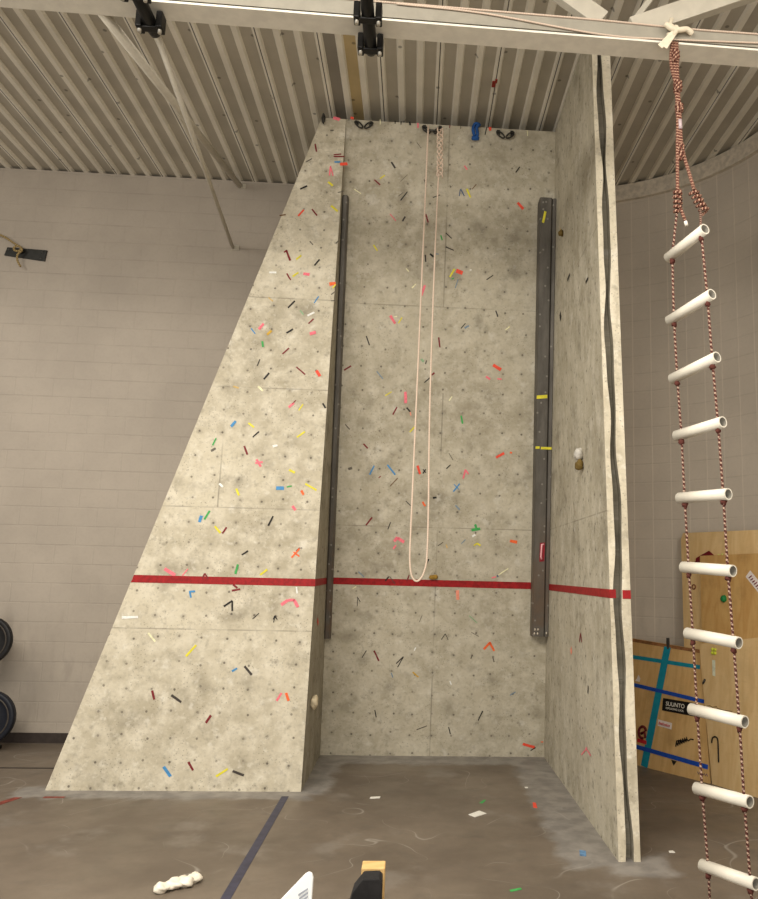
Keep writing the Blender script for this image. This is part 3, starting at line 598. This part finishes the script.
# ---------------------------------------------------------------- the roof truss overhead
M_leg = plain('shaded white steel', (160, 155, 143), .6, 0, .06, 10)  # chord legs: the truss white darkened, shade put into the colour
M_bm = plain('white painted steel', (196, 190, 176), .5, 0, .05, 12)
BX0, BX1 = -6.5, 3.3
def bz(x): return 4.93-.014*x-.02 - .0    # the chord dips slightly to the right
TRUSS = thing('roof_truss', 'white painted steel truss crossing the room below the roof deck', 'truss', (0, 4.27, 4.9))
def sloped(y0, y1, d0, d1): 
    mb = MB(); mb.add([(x, y, bz(x)+d) for x in (BX0, BX1) for y in (y0, y1) for d in (d0, d1)], [(0, 1, 3, 2), (4, 6, 7, 5), (0, 4, 5, 1), (2, 3, 7, 6), (1, 5, 7, 3), (0, 2, 6, 4)]); return mb
bc = MB()
for a in ((4.197, 4.206, .130, .222), (4.326, 4.335, .117, .222)):
    q = sloped(*a); bc.add(q.v, q.f)
bc.build('bottom_chord', M_leg, TRUSS)
q = sloped(4.190, 4.345, .103, .116); q.build('bottom_flange', plain('bounce lit white flange', (240, 236, 224), .5, 0, .05, 12), TRUSS)  # same white lightened, light bounced from below painted into the flange
q = sloped(4.199, 4.330, .214, .222); q.build('chord_cover', M_bm, TRUSS)
def web(p, q, w, h): MB().bar(p, q, w, h, (0, 1, 0)).build('web_member', M_bm, TRUSS, bevel=.004)
yw = 4.27
web((1.03, yw, 5.17), (-.55, yw, 6.30), .12, .06)
web((1.22, yw, 5.13), (3.3, yw, 6.05), .13, .07)
web((1.16, yw+.1, 5.12), (1.95, yw+.1, 6.30), .035, .035)
web((-2.8, yw, 5.14), (-.75, yw, 6.30), .09, .06)
web((-3.0, yw, 5.14), (-5.2, yw, 6.30), .09, .06)
tc = MB(); tc.box(BX0, BX1, 4.2, 4.34, HC-.10, HC-.004); tc.build('top_chord', M_bm, TRUSS)

# braces from the truss out to the back wall
def brace(p, q, r, label):
    t = thing('brace_pipe', label, 'brace', q, 'roof braces'); MB().tube([p, q], r, 12).build('pipe', M_bm, t)
    x, y, z = q; mb = MB(); mb.box(x-.02, x+.07, YB-.012, YB, z-.03, z+.03); mb.box(x-.008, x+.008, YB-.10, YB, z-.025, z+.025); mb.build('bracket', M_bm, t, 'end bracket')
brace((-1.98, 4.33, 5.075), (-2.195, YB-.03, 6.255), .033, 'thick white brace pipe reaching the top of the back wall')
brace((-1.685, 4.33, 5.06), (-2.22, YB-.03, 5.49), .020, 'thin white brace rod fixed lower on the back wall')

# black pipes clamped under the truss
M_pb = plain('black pipe', (24, 23, 22), .45, .3, .2); M_bolt = plain('zinc bolt', (186, 182, 172), .35, .7, .1)
def black_pipe(x, yend, z, cl, label):
    t = thing('black_pipe', label, 'pipe', (x, 4.1, z), 'black pipes clamped under the truss')
    mb = MB(); mb.tube([(x, 2.6, z), (x, yend-.03, z), (x, yend, z-.003)], [.037, .037, .030], 18); mb.build('pipe', M_pb, t)
    for y, dx in cl:
        c = MB()
        for s in (-1, 1): c.box(x+s*dx-.018, x+s*dx+.018, y-.045, y+.035, z-.045, z+.058)
        c.box(x-dx, x+dx, y-.03, y+.02, z-.042, z-.028); c.build('hanger_clamp', M_pb, t, bevel=.006)
        for s in (-1, 1): MB().tube([(x+s*dx, y-.01, z-.066), (x+s*dx, y-.01, z+.05)], .011, 10).build('bolt', M_bolt, t, 'zinc bolt')
black_pipe(-.372, 4.40, 4.955, ((4.08, .062), (4.345, .058)), 'black pipe clamped under the truss near its middle')
black_pipe(-1.655, 4.375, 4.965, ((4.03, .062), (4.29, .058)), 'black pipe clamped under the left end of the truss')

# thin cord lying along the truss
M_cord = rope_mat('cream cord', (226, 212, 196), (206, 186, 170), (190, 160, 140), 70)
MB().tube(curve_pts([(-.22, 4.185, 5.128), (.3, 4.187, 5.105), (1.0, 4.187, 5.02), (1.45, 4.192, 5.022), (1.98, 4.187, 5.035), (2.6, 4.187, 5.06)], 8), .006, 6).build('cord', M_cord, None, 'lower thin cream cord strung along the front of the truss', 'cord')
MB().tube(curve_pts([(-.6, 4.192, 5.142), (.4, 4.192, 5.128), (1.0, 4.192, 5.118), (1.551, 4.192, 5.10), (1.973, 4.192, 5.098), (2.6, 4.192, 5.092)], 8), .006, 6).build('cord', M_cord, None, 'upper thin cream cord lying along the top of the truss', 'cord')

# red tag stuck on the deck
MB().box(.565, .60, 6.60, 6.68, HC-.012, HC).box(.59, .61, 6.57, 6.62, HC-.01, HC).build('ceiling_tag', plain('red tag', (140, 44, 34), .7), None, 'tiny red tag stuck on the roof deck', 'tag')

# ---------------------------------------------------------------- rope ladder
LD = thing('rope_ladder', 'hanging rope ladder with white plastic pipe rungs', 'rope ladder', (1.55, 4.05, .1))
M_pvc = plain('white plastic pipe', (222, 217, 204), .35, 0, .04, 8); M_pin = plain('pipe inside', (128, 124, 114), .6);  # pipe bore greyed, shade inside the white rungs painted in
M_cb = rope_mat('brown braided cord', (92, 54, 48), (184, 158, 140), (52, 35, 35), 38)
M_cb2 = rope_mat('rust braided cord', (104, 62, 52), (190, 152, 130), (56, 35, 36), 55)
NEAR = [(1.5, 3.679), (1.529, 3.313), (1.547, 2.968), (1.569, 2.621), (1.587, 2.246), (1.599, 1.858), (1.618, 1.505), (1.636, 1.129), (1.648, .76), (1.665, .393), (1.683, .02)]
FAR = [(1.394, 3.634), (1.393, 3.257), (1.404, 2.919), (1.421, 2.595), (1.431, 2.25), (1.445, 1.877), (1.46, 1.529), (1.473, 1.14), (1.491, .747), (1.513, .375), (1.53, .01)]
def lerp(a, b, t): return tuple(x+(y-x)*t for x, y in zip(a, b))
ln, lf = [], []
for (xn, zn), (xf, zf) in zip(NEAR[:-1], FAR[:-1]):
    n3, f3 = (xn, 3.9, zn), (xf, 4.2, zf)
    MB().pipe(n3, f3, .0302, .0240).build('rung', [M_pvc, M_pin], LD, 'white plastic pipe rung')
    ln.append(lerp(n3, f3, .10)); lf.append(lerp(n3, f3, .88))
ln.append((1.672, 3.93, .03)); lf.append((1.545, 4.17, .03))
kn = (1.565, 4.13, 3.93); kf = (1.447, 4.17, 3.95)
MB().tube([kn]+ln, .0068, 8).build('side_rope', M_cb, LD, 'brown flecked cord'); MB().tube([kf]+lf, .0068, 8).build('side_rope', M_cb, LD, 'brown flecked cord')
def knot(c, r, h, seed):
    rnd = random.Random(seed); pts = [(c[0]+r*math.cos(k*1.15), c[1]+r*math.sin(k*1.15), c[2]+h/2-h*k/26) for k in range(27)]
    MB().tube(pts, .0095, 7).build('knot', M_cb2, LD, 'knotted cord')
for p in ln[:-1]+lf[:-1]: MB().blob((p[0], p[1], p[2]-.040), (.015, .015, .017), 7, 9, .25, int(p[2]*50)).build('rung_knot', M_cb, LD)
top = Vector((1.455, 4.19, 5.0))
for dx, end in ((-.018, (1.447, 4.17, 4.00)), (.012, (1.535, 4.14, 4.03)), (-.002, (1.478, 4.16, 4.3))):
    pts = curve_pts([(1.455+dx, 4.185, 5.0), (1.448+dx*1.3, 4.175, 4.85), (1.458+dx*.5, 4.17, 4.70), (1.466+dx*.5, 4.17, 4.50), (1.470+dx, 4.17, 4.30), end], 8)
    MB().tube(pts, .0105, 8).build('hanging_rope', M_cb2, LD, 'rust flecked cord')
for c, r, h, s in (((1.452, 4.175, 4.90), .020, .07, 1), ((1.462, 4.17, 4.70), .020, .07, 2), ((1.468, 4.17, 4.56), .018, .05, 3), ((1.473, 4.17, 4.28), .016, .10, 4), ((1.447, 4.17, 3.97), .021, .14, 5)): knot(c, r, h, s)
k_ = MB(); pts = []
for k in range(30):
    t_ = k/29; c = (1.525+.065*t_, 4.145-.03*t_, 4.03-.15*t_); pts.append((c[0]+.020*math.cos(k*1.2), c[1]+.020*math.sin(k*1.2), c[2]+.012*math.cos(k*1.2)))
k_.tube(pts, .0095, 7).build('knot', M_cb2, LD, 'knotted cord')
MB().tube([(1.455, 4.16, 3.93), (1.478, 4.16, 3.87), (1.486, 4.16, 3.845)], .0095, 8).build('rope_tail', M_cb2, LD, 'loose cord end')
MB().tube([(1.486, 4.16, 3.845), (1.494, 4.16, 3.818)], .0105, 8).build('rope_end', M_wh, LD, 'white taped cord end')
MB().tube([(1.468, 4.165, 4.48), (1.470, 4.165, 4.42)], .0125, 8).build('tape_wrap', plain('lilac tape wrap', (190, 172, 176), .5), LD, 'pale tape wrap')
# cream strap tying the ladder to the truss
wt = MB(); M_web = plain('cream webbing', (232, 222, 200), .85, 0, .08, 30)
wt.tube(curve_pts([(1.395, 4.165, 5.10), (1.42, 4.155, 5.07), (1.46, 4.15, 5.055), (1.52, 4.165, 5.075), (1.56, 4.18, 5.06)], 6), .017, 8)
wt.tube(curve_pts([(1.44, 4.19, 5.10), (1.455, 4.15, 5.07), (1.44, 4.155, 5.03), (1.415, 4.19, 5.05)], 6), .014, 8)
def ribbon_flat(mb, a, b, w): mb.bar(a, b, w, .006, (0, 1, 0))
ribbon_flat(wt, (1.455, 4.15, 5.055), (1.355, 4.16, 4.945), .034); ribbon_flat(wt, (1.46, 4.15, 5.06), (1.385, 4.155, 4.935), .022)
wt.tube([(1.44, 4.19, 5.16), (1.43, 4.19, 5.12), (1.44, 4.165, 5.08)], .012, 8)
wt.build('strap', M_web, None, 'cream strap knotted round the truss where the rope ladder hangs', 'strap')

# ---------------------------------------------------------------- back wall fittings
WP = thing('wall_plate', 'black steel plate fixed high on the left of the back wall', 'wall plate', (-4.5, YB, 5.24))
mb = MB(); mb.add([(x, y, z) for y in (YB-.02, YB) for x, z in ((-4.745, 5.262), (-4.30, 5.215), (-4.285, 5.345), (-4.72, 5.358))], [(0, 1, 2, 3), (7, 6, 5, 4), (0, 4, 5, 1), (1, 5, 6, 2), (2, 6, 7, 3), (3, 7, 4, 0)]); mb.build('plate', plain('black plate', (46, 46, 44), .5, .3), WP)
for x, z in ((-4.33, 5.32), (-4.34, 5.245), (-4.70, 5.33)): MB().blob((x, YB-.022, z), (.012, .006, .012), 6, 8, 0, 1).build('bolt', M_dk, WP)
mb = MB(); mb.tube([(-4.545, YB-.02, 5.32), (-4.545, YB-.07, 5.32)], .02, 10); mb.build('eye_bolt', M_dk, WP)
M_tan = rope_mat('tan cord', (176, 156, 110), (140, 118, 80), (110, 90, 60), 40)
tcx = MB()
tcx.tube(curve_pts([(-5.4, YB-.12, 5.62), (-4.95, YB-.1, 5.52), (-4.75, YB-.09, 5.46), (-4.60, YB-.085, 5.37), (-4.545, YB-.08, 5.34), (-4.525, YB-.085, 5.30), (-4.565, YB-.085, 5.25), (-4.56, YB-.08, 5.18), (-4.525, YB-.07, 5.115)], 6), .011, 8)
tcx.tube([(-4.58+.04*math.cos(a), YB-.075, 5.325+.03*math.sin(a)) for a in [2*PI*k/14 for k in range(14)]], .012, 8, closed=True)
tcx.build('cord', M_tan, None, 'tan cord knotted to the black plate on the back wall', 'cord')

# weights on a stand at the left edge
M_rub = plain('black rubber', (28, 27, 28), .55, 0, .25, 10); M_rub2 = plain('dark grey ring', (66, 60, 54), .5)
WS = thing('weight_stand', 'black upright post of the weight stand at the left edge', 'weight stand', (-4.30, 8.35, 0))
mb = MB(); mb.box(-4.42, -4.36, 8.45, 8.51, 0, 1.5); mb.build('post', M_pb, WS); mb = MB(); mb.box(-4.75, -4.05, 8.44, 8.52, 0, .03); mb.build('foot', M_pb, WS)
for px_, z in ((-4.21, 1.06), (-4.11, .33), (-4.27, .66)): MB().tube([(-4.39, 8.48, z), (px_, 8.48, z), (px_, 8.22, z)], .014, 8).build('peg', M_pb, WS)
def plate(c, r, t, label, mat):
    T = thing('weight_plate', label, 'weight plate', (c[0], c[1], c[2]-r), 'black weight plates'); x, y, z = c
    prof = [(.022, -t/2), (r*.30, -t/2), (r*.34, -t*.3), (r*.78, -t*.3), (r*.84, -t/2), (r*.97, -t/2), (r, -t*.35), (r, t*.35), (r*.97, t/2), (.022, t/2)]
    S = 40; vs = [(x+q*math.cos(2*PI*k/S), y+d, z+q*math.sin(2*PI*k/S)) for q, d in prof for k in range(S)]; n_ = len(prof)
    mb = MB(); mb.add(vs, [(i*S+k, i*S+(k+1) % S, ((i+1) % n_)*S+(k+1) % S, ((i+1) % n_)*S+k) for i in range(n_) for k in range(S)], 0, None, True); mb.build('disc', mat, T)
    MB().tube([(x+r*.8*math.cos(2*PI*k/30), y-t*.42, z+r*.8*math.sin(2*PI*k/30)) for k in range(30)], .009, 6, closed=True).build('ring', M_rub2, T, 'dark grey ring')
plate((-4.21, 8.33, 1.06), .235, .06, 'upper black weight plate at the left edge of the room', M_rub)
plate((-4.11, 8.31, .33), .255, .07, 'lower blue black weight plate at the left edge, close to the floor', plain('blue black rubber', (24, 27, 36), .5))

# ---------------------------------------------------------------- plywood sheets leaning on the curved wall
D_ = Vector((.453, -.892, 0)); O_ = Vector((.892, .453, 0)); B0 = Vector((2.746, 7.319, 0))
def frame_of(base, d, o, lean):
    up = o*math.sin(lean)+Vector((0, 0, 1))*math.cos(lean); nrm = (o*math.cos(lean)-Vector((0, 0, 1))*math.sin(lean))
    return lambda u, v, e=0.0: base+d*u+up*v-nrm*e
def sheet(label, fr, poly, mat, thick=.018):
    t = thing('plywood_sheet', label, 'plywood sheet', fr(poly[0][0]*.5+poly[1][0]*.5, 0), 'plywood sheets leaning on the curved wall')
    mb = MB(); mb.prism([fr(u, v) for u, v in poly], fr(0, 0, -thick)-fr(0, 0)); mb.build('board', mat, t); return t
def quad(name, par, fr, pts, mat, e=.002, label=None):
    mb = MB(); mb.add([fr(u, v, e) for u, v in pts], [tuple(range(len(pts)))]); return mb.build(name, mat, par, label)
def band(fr, a, b, w):
    a, b = Vector(a), Vector(b); d = (b-a).normalized(); n_ = Vector((-d.y, d.x))*w/2; return [a-n_, b-n_, b+n_, a+n_]
P1 = ply_mat('plywood warm', (204, 164, 106), (222, 186, 130), .4); P2 = ply_mat('plywood pale', (218, 184, 130), (230, 200, 150), .25); P3 = ply_mat('plywood dark', (196, 152, 92), (210, 172, 112), .5)
M_teal = plain('teal tape', (22, 142, 168), .5, 0, .08); M_bt = plain('blue tape', (30, 78, 180), .5, 0, .1); M_ink = plain('black ink', (34, 28, 24), .7)
M_lab = plain('sticker white', (236, 226, 222), .5, 0, .03); M_rd = plain('sticker red print', (190, 40, 48), .5)
frA = frame_of(Vector((2.276, 7.983, 0)), Vector((.572, -.82, 0)), Vector((.82, .572, 0)), .17)
upA = frA(0, 1)-frA(0, 0); rtA = frA(1, 0)-frA(0, 0)
A = sheet('low plywood sheet marked with teal and blue tape, nearest the side panel', frA, [(-.28, 0), (.795, 0), (.605, 1.172), (-.28, 1.22)], P1)
quad('tape_strip', A, frA, band(frA, (-.28, 1.031), (.60, 1.008), .038), M_teal, .002, 'teal tape')
quad('tape_strip', A, frA, band(frA, (.052, .003), (.205, 1.165), .082), M_teal, .003, 'wide teal tape')
quad('tape_strip', A, frA, band(frA, (-.28, .761), (.675, .70), .036), M_bt, .004, 'blue tape'); quad('tape_strip', A, frA, band(frA, (-.28, .179), (.765, .135), .04), M_bt, .004, 'blue tape')
sg = quad('sticker', A, frA, [(.205, .555), (.60, .552), (.60, .672), (.205, .672)], plain('black sticker', (24, 23, 24), .4, 0, .1), .003, 'black sticker reading SUUNTO')
text_mesh('lettering', 'SUUNTO', frA(.355, .624, .005), rtA, upA, .054, M_wh, sg, 'white SUUNTO lettering'); text_mesh('lettering', 'REPLACING LUCK.', frA(.355, .583, .005), rtA, upA, .026, M_wh, sg, 'small white lettering')
s2 = quad('sticker', A, frA, [(.168, .405), (.335, .395), (.335, .455), (.168, .465)], M_lab, .003, 'white sticker with red print')
sq = MB()
for k in range(9): sq.tube([frA(.185+.015*k, .418-.0008*k, .004), frA(.188+.015*k, .440-.001*k+.006*(k % 3 == 0), .004)], .0045, 5)
sq.build('lettering', M_rd, s2, 'smudged red lettering')
lg = MB(); lg.tube([frA(-.005+.045*math.cos(a), .315+.055*math.sin(a), .004) for a in [PI*(.1+1.5*k/14) for k in range(15)]], .014, 6); lg.tube([frA(-.02, .30, .004), frA(.02, .325, .004), frA(.04, .27, .004)], .014, 6)
lg.add([frA(-.06, .215, .004), frA(.055, .21, .004), frA(.055, .245, .004), frA(-.06, .25, .004)], [(0, 1, 2, 3)], 1)
lg.build('emblem', [plain('emblem maroon', (104, 28, 30), .6), M_rd], A, 'dark red curled emblem')
wr = MB()
for k in range(6):
    u = .40+.022*k; wr.tube([frA(u, .25+.012*k, .003), frA(u+.004, .305+.010*k, .003), frA(u+.016, .27+.011*k, .003)], .006, 5)
wr.tube([frA(u_, v_, .003) for u_, v_ in ((.41, .305), (.47, .315), (.51, .335), (.535, .325), (.56, .345), (.59, .345))], .006, 5)
wr.build('writing', M_ink, A, 'scrawled black writing')
tv = MB(); tv.add([frA(.36, .125, .005), frA(.425, .122, .005), (frA(.395, .078, .005))], [(0, 2, 1)]); tv.build('mark', M_ink, A, 'black triangle mark')
pw = MB(); pw.tube([frA(.66+.012*k, .066+.010*(-1)**k, .003) for k in range(10)], .003, 5); pw.build('writing', plain('purple ink', (96, 70, 120), .7), A, 'faint purple writing')
wt_ = MB(); wt_.add([frA(-.16, .795, .003), frA(-.10, .79, .003), frA(-.095, .825, .003), frA(-.125, .86, .003), frA(-.14, .82, .003)], [(0, 1, 2, 3, 4)]); wt_.build('sticker', M_lab, A, 'torn white sticker')
cp = MB(); cp.box(-.012, .012, -.02, .02, -.05, .06)
q0 = frA(.205, 1.195); cp.v = [tuple(Vector(v)+q0) for v in cp.v]; cp.build('clip', M_blk, A, 'black clip', bevel=.003)
wear = MB(); wear.add([frA(-.28, 1.184, .002), frA(.60, 1.138, .002), frA(.603, 1.17, .002), frA(-.28, 1.215, .002)], [(0, 1, 2, 3)]); wear.build('worn_edge', plain('worn brown edge', (150, 104, 66), .7, 0, .3, 15), A, 'darker worn top edge')

frB = frame_of(B0+O_*.07, D_, O_, .10)
Bs = sheet('tallest plywood sheet, farthest back, a dark red plate near its top', frB, [(-.36, 0), (.72, 0), (.72, 2.30), (-.58, 2.305), (-.604, 2.243)], P2)
hp = MB(); hp.prism([frB(u, v) for u, v in ((-.385, 2.00), (-.16, 1.985), (-.135, 2.06), (-.215, 2.115), (-.375, 2.045))], frB(0, 0, .014)-frB(0, 0))
hp.build('plate', plain('dark red plate', (116, 26, 34), .5), Bs, 'dark red plate', bevel=.004)
quad('sticker', Bs, frB, [(-.25, 1.985), (-.19, 1.983), (-.19, 2.015), (-.25, 2.015)], plain('ochre sticker', (214, 170, 70), .6), .017, 'ochre sticker')
hb = MB(); hb.tube([frB(-.395+.022*math.cos(a), 1.757+.022*math.sin(a), .003) for a in [2*PI*k/14 for k in range(14)]], .006, 6, closed=True); hb.build('ring_mark', plain('brown ink', (120, 60, 40), .7), Bs, 'brown ring mark')
dt = MB(); dt.blob(frB(-.05, 2.075, .004), (.012, .012, .012), 6, 8, 0); dt.blob(frB(-.095, 2.07, .004), (.01, .01, .01), 6, 8, 0); dt.build('pin', plain('yellow green pin', (206, 214, 120), .6), Bs, 'tiny yellow green pins')

frC = frame_of(B0+O_*.03, D_, O_, .10)
Cs = sheet('middle plywood sheet with a green button and a pink sticker', frC, [(.12, 0), (.80, 0), (.80, 2.09), (-.30, 2.065), (-.223, 1.254), (-.19, 1.0)], P3)
gd = MB(); gd.blob(frC(.03, 1.655, .012), (.030, .030, .034), 10, 14, .05, 2); gd.build('button', plain('green button', (28, 122, 66), .5), Cs, 'round green button')
upC = frC(0, 1)-frC(0, 0); rtC = frC(1, 0)-frC(0, 0)
s3 = quad('sticker', Cs, frC, [(.270, 1.865), (.320, 1.925), (.60, 1.66), (.55, 1.60)], M_lab, .003, 'white sticker with red print')
dd = Vector((.28, -.265)).normalized(); dr = rtC*dd.x+upC*dd.y; du_ = rtC*(-dd.y)+upC*dd.x
sq = MB(); c0 = frC(.32, 1.865, .004)
for k in range(9): sq.tube([c0+dr*.028*k-du_*.014, c0+dr*(.028*k+.008)+du_*(.014+.008*(k % 3 == 0))], .006, 5)
sq.build('lettering', plain('dark red print', (120, 40, 52), .6), s3, 'smudged dark red lettering')

frD = frame_of(B0, D_, O_, .10)
Ds = sheet('front plywood sheet with a yellow green flower sticker', frD, [(0, 0), (.88, 0), (.88, 1.40), (-.23, 1.217)], P2)
fl = MB()
for a in range(4): fl.blob(frD(-.042+.022*math.cos(PI/4+a*PI/2), 1.165+.022*math.sin(PI/4+a*PI/2), .003), (.016, .016, .016), 8, 10, .05, a)
fl.build('sticker', plain('lime sticker', (206, 216, 70), .6), Ds, 'yellow green flower sticker')
quad('sticker', Ds, frD, [(-.045, .945), (-.01, .94), (-.02, 1.085), (-.058, 1.085)], plain('pale green sticker', (222, 226, 204), .6), .003, 'pale narrow sticker')
hk = MB(); hk.tube(curve_pts([frD(-.02, .35, .004), frD(-.012, .395, .004), frD(.022, .41, .004), frD(.05, .385, .004), frD(.062, .28, .004), frD(.07, .20, .004)], 5), .007, 6); hk.build('mark', M_ink, Ds, 'dark hooked line')
hc = MB(); hc.tube([frD(-.155, .86, .006), frD(-.135, .87, .02), frD(-.13, .90, .006)], .010, 6); hc.build('hook', M_dk, Ds, 'small metal hook')
sm = MB(); sm.tube([frD(u, v, .003) for u, v in ((-.10, .66), (-.06, .672), (-.03, .662), (.02, .675), (.03, .66), (.10, .655), (.20, .66))], .003, 5); sm.build('writing', plain('faded ink', (130, 100, 60), .7), Ds, 'faded writing')


# ---------------------------------------------------------------- bits on the floor
M_nav = plain('dark blue floor line', (60, 60, 78), .5, 0, .2, 12); M_rl = plain('faded red floor line', (128, 62, 52), .6, 0, .3, 25)
MB().box(-1.014, -.957, -3, 6.84, 0, .0022).build('floor_line', M_nav, None, 'dark blue line on the floor running toward the foot of the buttress', 'floor line')
MB().box(-7, -2.98, 7.70, 7.735, 0, .002).build('floor_line', plain('dark floor joint', (52, 46, 42), .6), None, 'thin dark line on the floor at far left, before the back wall', 'floor line')
def flat(name, pts, mat, label, cat, h=.002):
    MB().prism([(x, y, 0.0005) for x, y in pts], (0, 0, h)).build(name, mat, None, label, cat)
flat('floor_line', [(-3.22, 6.40), (-3.14, 6.40), (-3.02, 6.77), (-3.08, 6.77)], M_rl, 'faded red diagonal mark on the floor at far left', 'floor mark')
flat('floor_line', [(-2.86, 6.76), (-2.70, 6.765), (-2.70, 6.80), (-2.86, 6.80)], M_rl, 'short faded red mark on the floor at the buttress corner', 'floor mark')
M_pap = plain('scrap paper', (232, 230, 222), .7, 0, .05, 30)
flat('paper_scrap', [(.475, 6.36), (.52, 6.30), (.615, 6.39), (.565, 6.46)], M_pap, 'larger white paper scrap on the floor before the centre panel', 'paper scrap', .004)
flat('paper_scrap', [(-.30, 6.79), (-.22, 6.80), (-.215, 6.845), (-.295, 6.83)], M_pap, 'small white paper scrap on the floor near the blue line', 'paper scrap', .004)
flat('tape_scrap', [(1.15, 5.47), (1.19, 5.46), (1.21, 5.56), (1.17, 5.58)], plain('blue floor tape', (96, 134, 172), .7, 0, .3, 40), 'blue tape scrap on the floor beside the side panel', 'tape scrap')
flat('tape_scrap', [(1.005, 6.56), (1.035, 6.55), (1.045, 6.69), (1.02, 6.70)], TM['red'], 'red tape scrap on the floor before the centre panel', 'tape scrap')
flat('tape_scrap', [(.62, 4.875), (.69, 4.91), (.685, 4.935), (.615, 4.90)], TM['green'], 'green tape scrap on the floor nearest the viewer', 'tape scrap')
flat('tape_scrap', [(.585, 6.68), (.61, 6.67), (.645, 6.76), (.63, 6.77)], TM['green'], 'slim green tape scrap behind the larger paper scrap', 'tape scrap')
flat('paper_scrap', [(1.77, 5.53), (1.81, 5.53), (1.805, 5.565), (1.775, 5.56)], M_pap, 'tiny pale scrap on the floor right of the side panel', 'paper scrap', .004)
flat('paper_scrap', [(1.02, 7.14), (1.045, 7.14), (1.045, 7.17), (1.02, 7.17)], M_pap, 'tiny pale scrap on the floor deep in the corner', 'paper scrap', .003)
cl_ = MB()
for i, (dx, dy, rx, ry) in enumerate(((-.075, -.075, .045, .045), (-.03, -.03, .05, .05), (.02, .015, .052, .05), (.06, .07, .042, .05))):
    cl_.blob((-1.285+dx, 4.96+dy, .026), (rx, ry, .026), 9, 14, .22, 20+i)
cl_.build('crumpled_cloth', plain('white cloth', (236, 228, 212), .9, 0, .08, 25), None, 'crumpled white cloth lying on the floor near the blue line', 'cloth')

# white folding sign and a wooden post in the near foreground
SX, SZ = -.018, -.022
SG = thing('floor_sign', 'white plastic sign board with a rounded corner at the bottom edge', 'sign', (-.50, 3.2, 0))
M_sg = plain('white sign plastic', (234, 238, 240), .4, 0, .03)
sgp = [(-.70, 0), (-.40, 0), (-.327, .60), (-.326, .675), (-.332, .690), (-.345, .695), (-.358, .688), (-.448, .596), (-.60, .44)]
mb = MB(); mb.prism([(x+SX, 3.20+.06*z, max(0, z+SZ)) for x, z in sgp], (0, .02, 0)); mb.build('board', M_sg, SG, bevel=.004)
mb = MB()
for k in range(3):
    mb.add([(-.397+.004*k, 3.2337-.0008*k, .600-.013*k), (-.362+.001*k, 3.2350-.0008*k, .622-.013*k), (-.361+.001*k, 3.2346-.0008*k, .616-.013*k), (-.395+.004*k, 3.2333-.0008*k, .594-.013*k)], [(0, 1, 2, 3)])
mb.build('print', plain('grey print', (150, 156, 168), .6), SG, 'small grey print lines')
mb = MB(); mb.prism([(x, 3.20+.06*z, z) for x, z in ((-.66, 0), (-.60, 0), (-.56, .30), (-.62, .30))], (0, .35, 0)); mb.build('foot', M_sg, SG)
WPO = thing('wooden_post', 'pale wooden post end at the bottom edge, just behind the black bag', 'post', (-.115, 3.24, 0))
mb = MB(); mb.box(-.162, -.073, 3.20, 3.28, 0, .704); mb.build('post', ply_mat('pale timber', (196, 160, 104), (222, 188, 130), .3), WPO, bevel=.004)
mb = MB(); mb.box(-.24, .01, 3.20, 3.36, 0, .03); mb.build('foot', M_pb, WPO)
bs = MB(); bs.prism([(x, 3.10, z) for x, z in ((-.215, 0), (-.078, 0), (-.080, .688), (-.092, .700), (-.150, .698), (-.185, .655), (-.20, .60), (-.222, .585), (-.225, .56))], (0, .09, 0))
bs.blob((-.205, 3.14, .598), (.028, .03, .016), 8, 10, .2, 31)
bs.build('black_bag', plain('black fabric', (30, 29, 30), .85, 0, .3, 25), None, 'black fabric bag standing in front of the wooden post at the bottom edge', 'bag', bevel=.008)

# ---------------------------------------------------------------- light
def area(loc, target, sx, sy, power, rgb):
    L = bpy.data.lights.new('room_light', 'AREA'); L.shape = 'RECTANGLE'; L.size = sx; L.size_y = sy; L.energy = power; L.color = rgb
    o = bpy.data.objects.new('room_light', L); col.objects.link(o); o.location = loc
    d = Vector(target)-Vector(loc); o.rotation_euler = d.to_track_quat('-Z', 'Y').to_euler()
area((-2.0, 1.6, 5.0), (-1.5, 3.3, 0), 5.0, 1.6, 520, (1.0, .93, .82))
area((-6.0, 4.5, 5.1), (-4.5, 7.0, 0), 1.6, 3.0, 120, (1.0, .93, .82))
area((3.0, 1.0, 5.0), (2.6, 5.5, 0), 1.2, 3.0, 90, (1.0, .93, .82))
area((-1.0, -3.6, 1.5), (-.6, 5.0, 1.6), 7.0, 2.4, 165, (1.0, .95, .86))  # added fill lamp behind the camera
W = bpy.data.worlds.new('World'); bpy.context.scene.world = W; W.use_nodes = True
W.node_tree.nodes['Background'].inputs[0].default_value = (.95, .93, .88, 1); W.node_tree.nodes['Background'].inputs[1].default_value = .42

# ---------------------------------------------------------------- camera
cam = bpy.data.cameras.new('Camera'); cam.sensor_fit = 'HORIZONTAL'; cam.sensor_width = 36; cam.lens = 785.9*36/758
cam.shift_x = -(469.4-379)/758; cam.shift_y = 0; cam.clip_start = .05; cam.clip_end = 100
co = bpy.data.objects.new('Camera', cam); col.objects.link(co)
p, r, yaw = .1601, .0234, .0654
fwd = Vector((math.sin(yaw)*math.cos(p), math.cos(yaw)*math.cos(p), math.sin(p))); R0 = Vector((math.cos(yaw), -math.sin(yaw), 0)); U0 = R0.cross(fwd)
R_ = R0*math.cos(r)+U0*math.sin(r); U_ = -R0*math.sin(r)+U0*math.cos(r)
co.matrix_world = Matrix(((R_.x, U_.x, -fwd.x, 0), (R_.y, U_.y, -fwd.y, 0), (R_.z, U_.z, -fwd.z, 1.8), (0, 0, 0, 1)))
sc = bpy.context.scene; sc.camera = co
sc.view_settings.view_transform = 'Standard'; sc.view_settings.look = 'None'; sc.view_settings.exposure = -.12
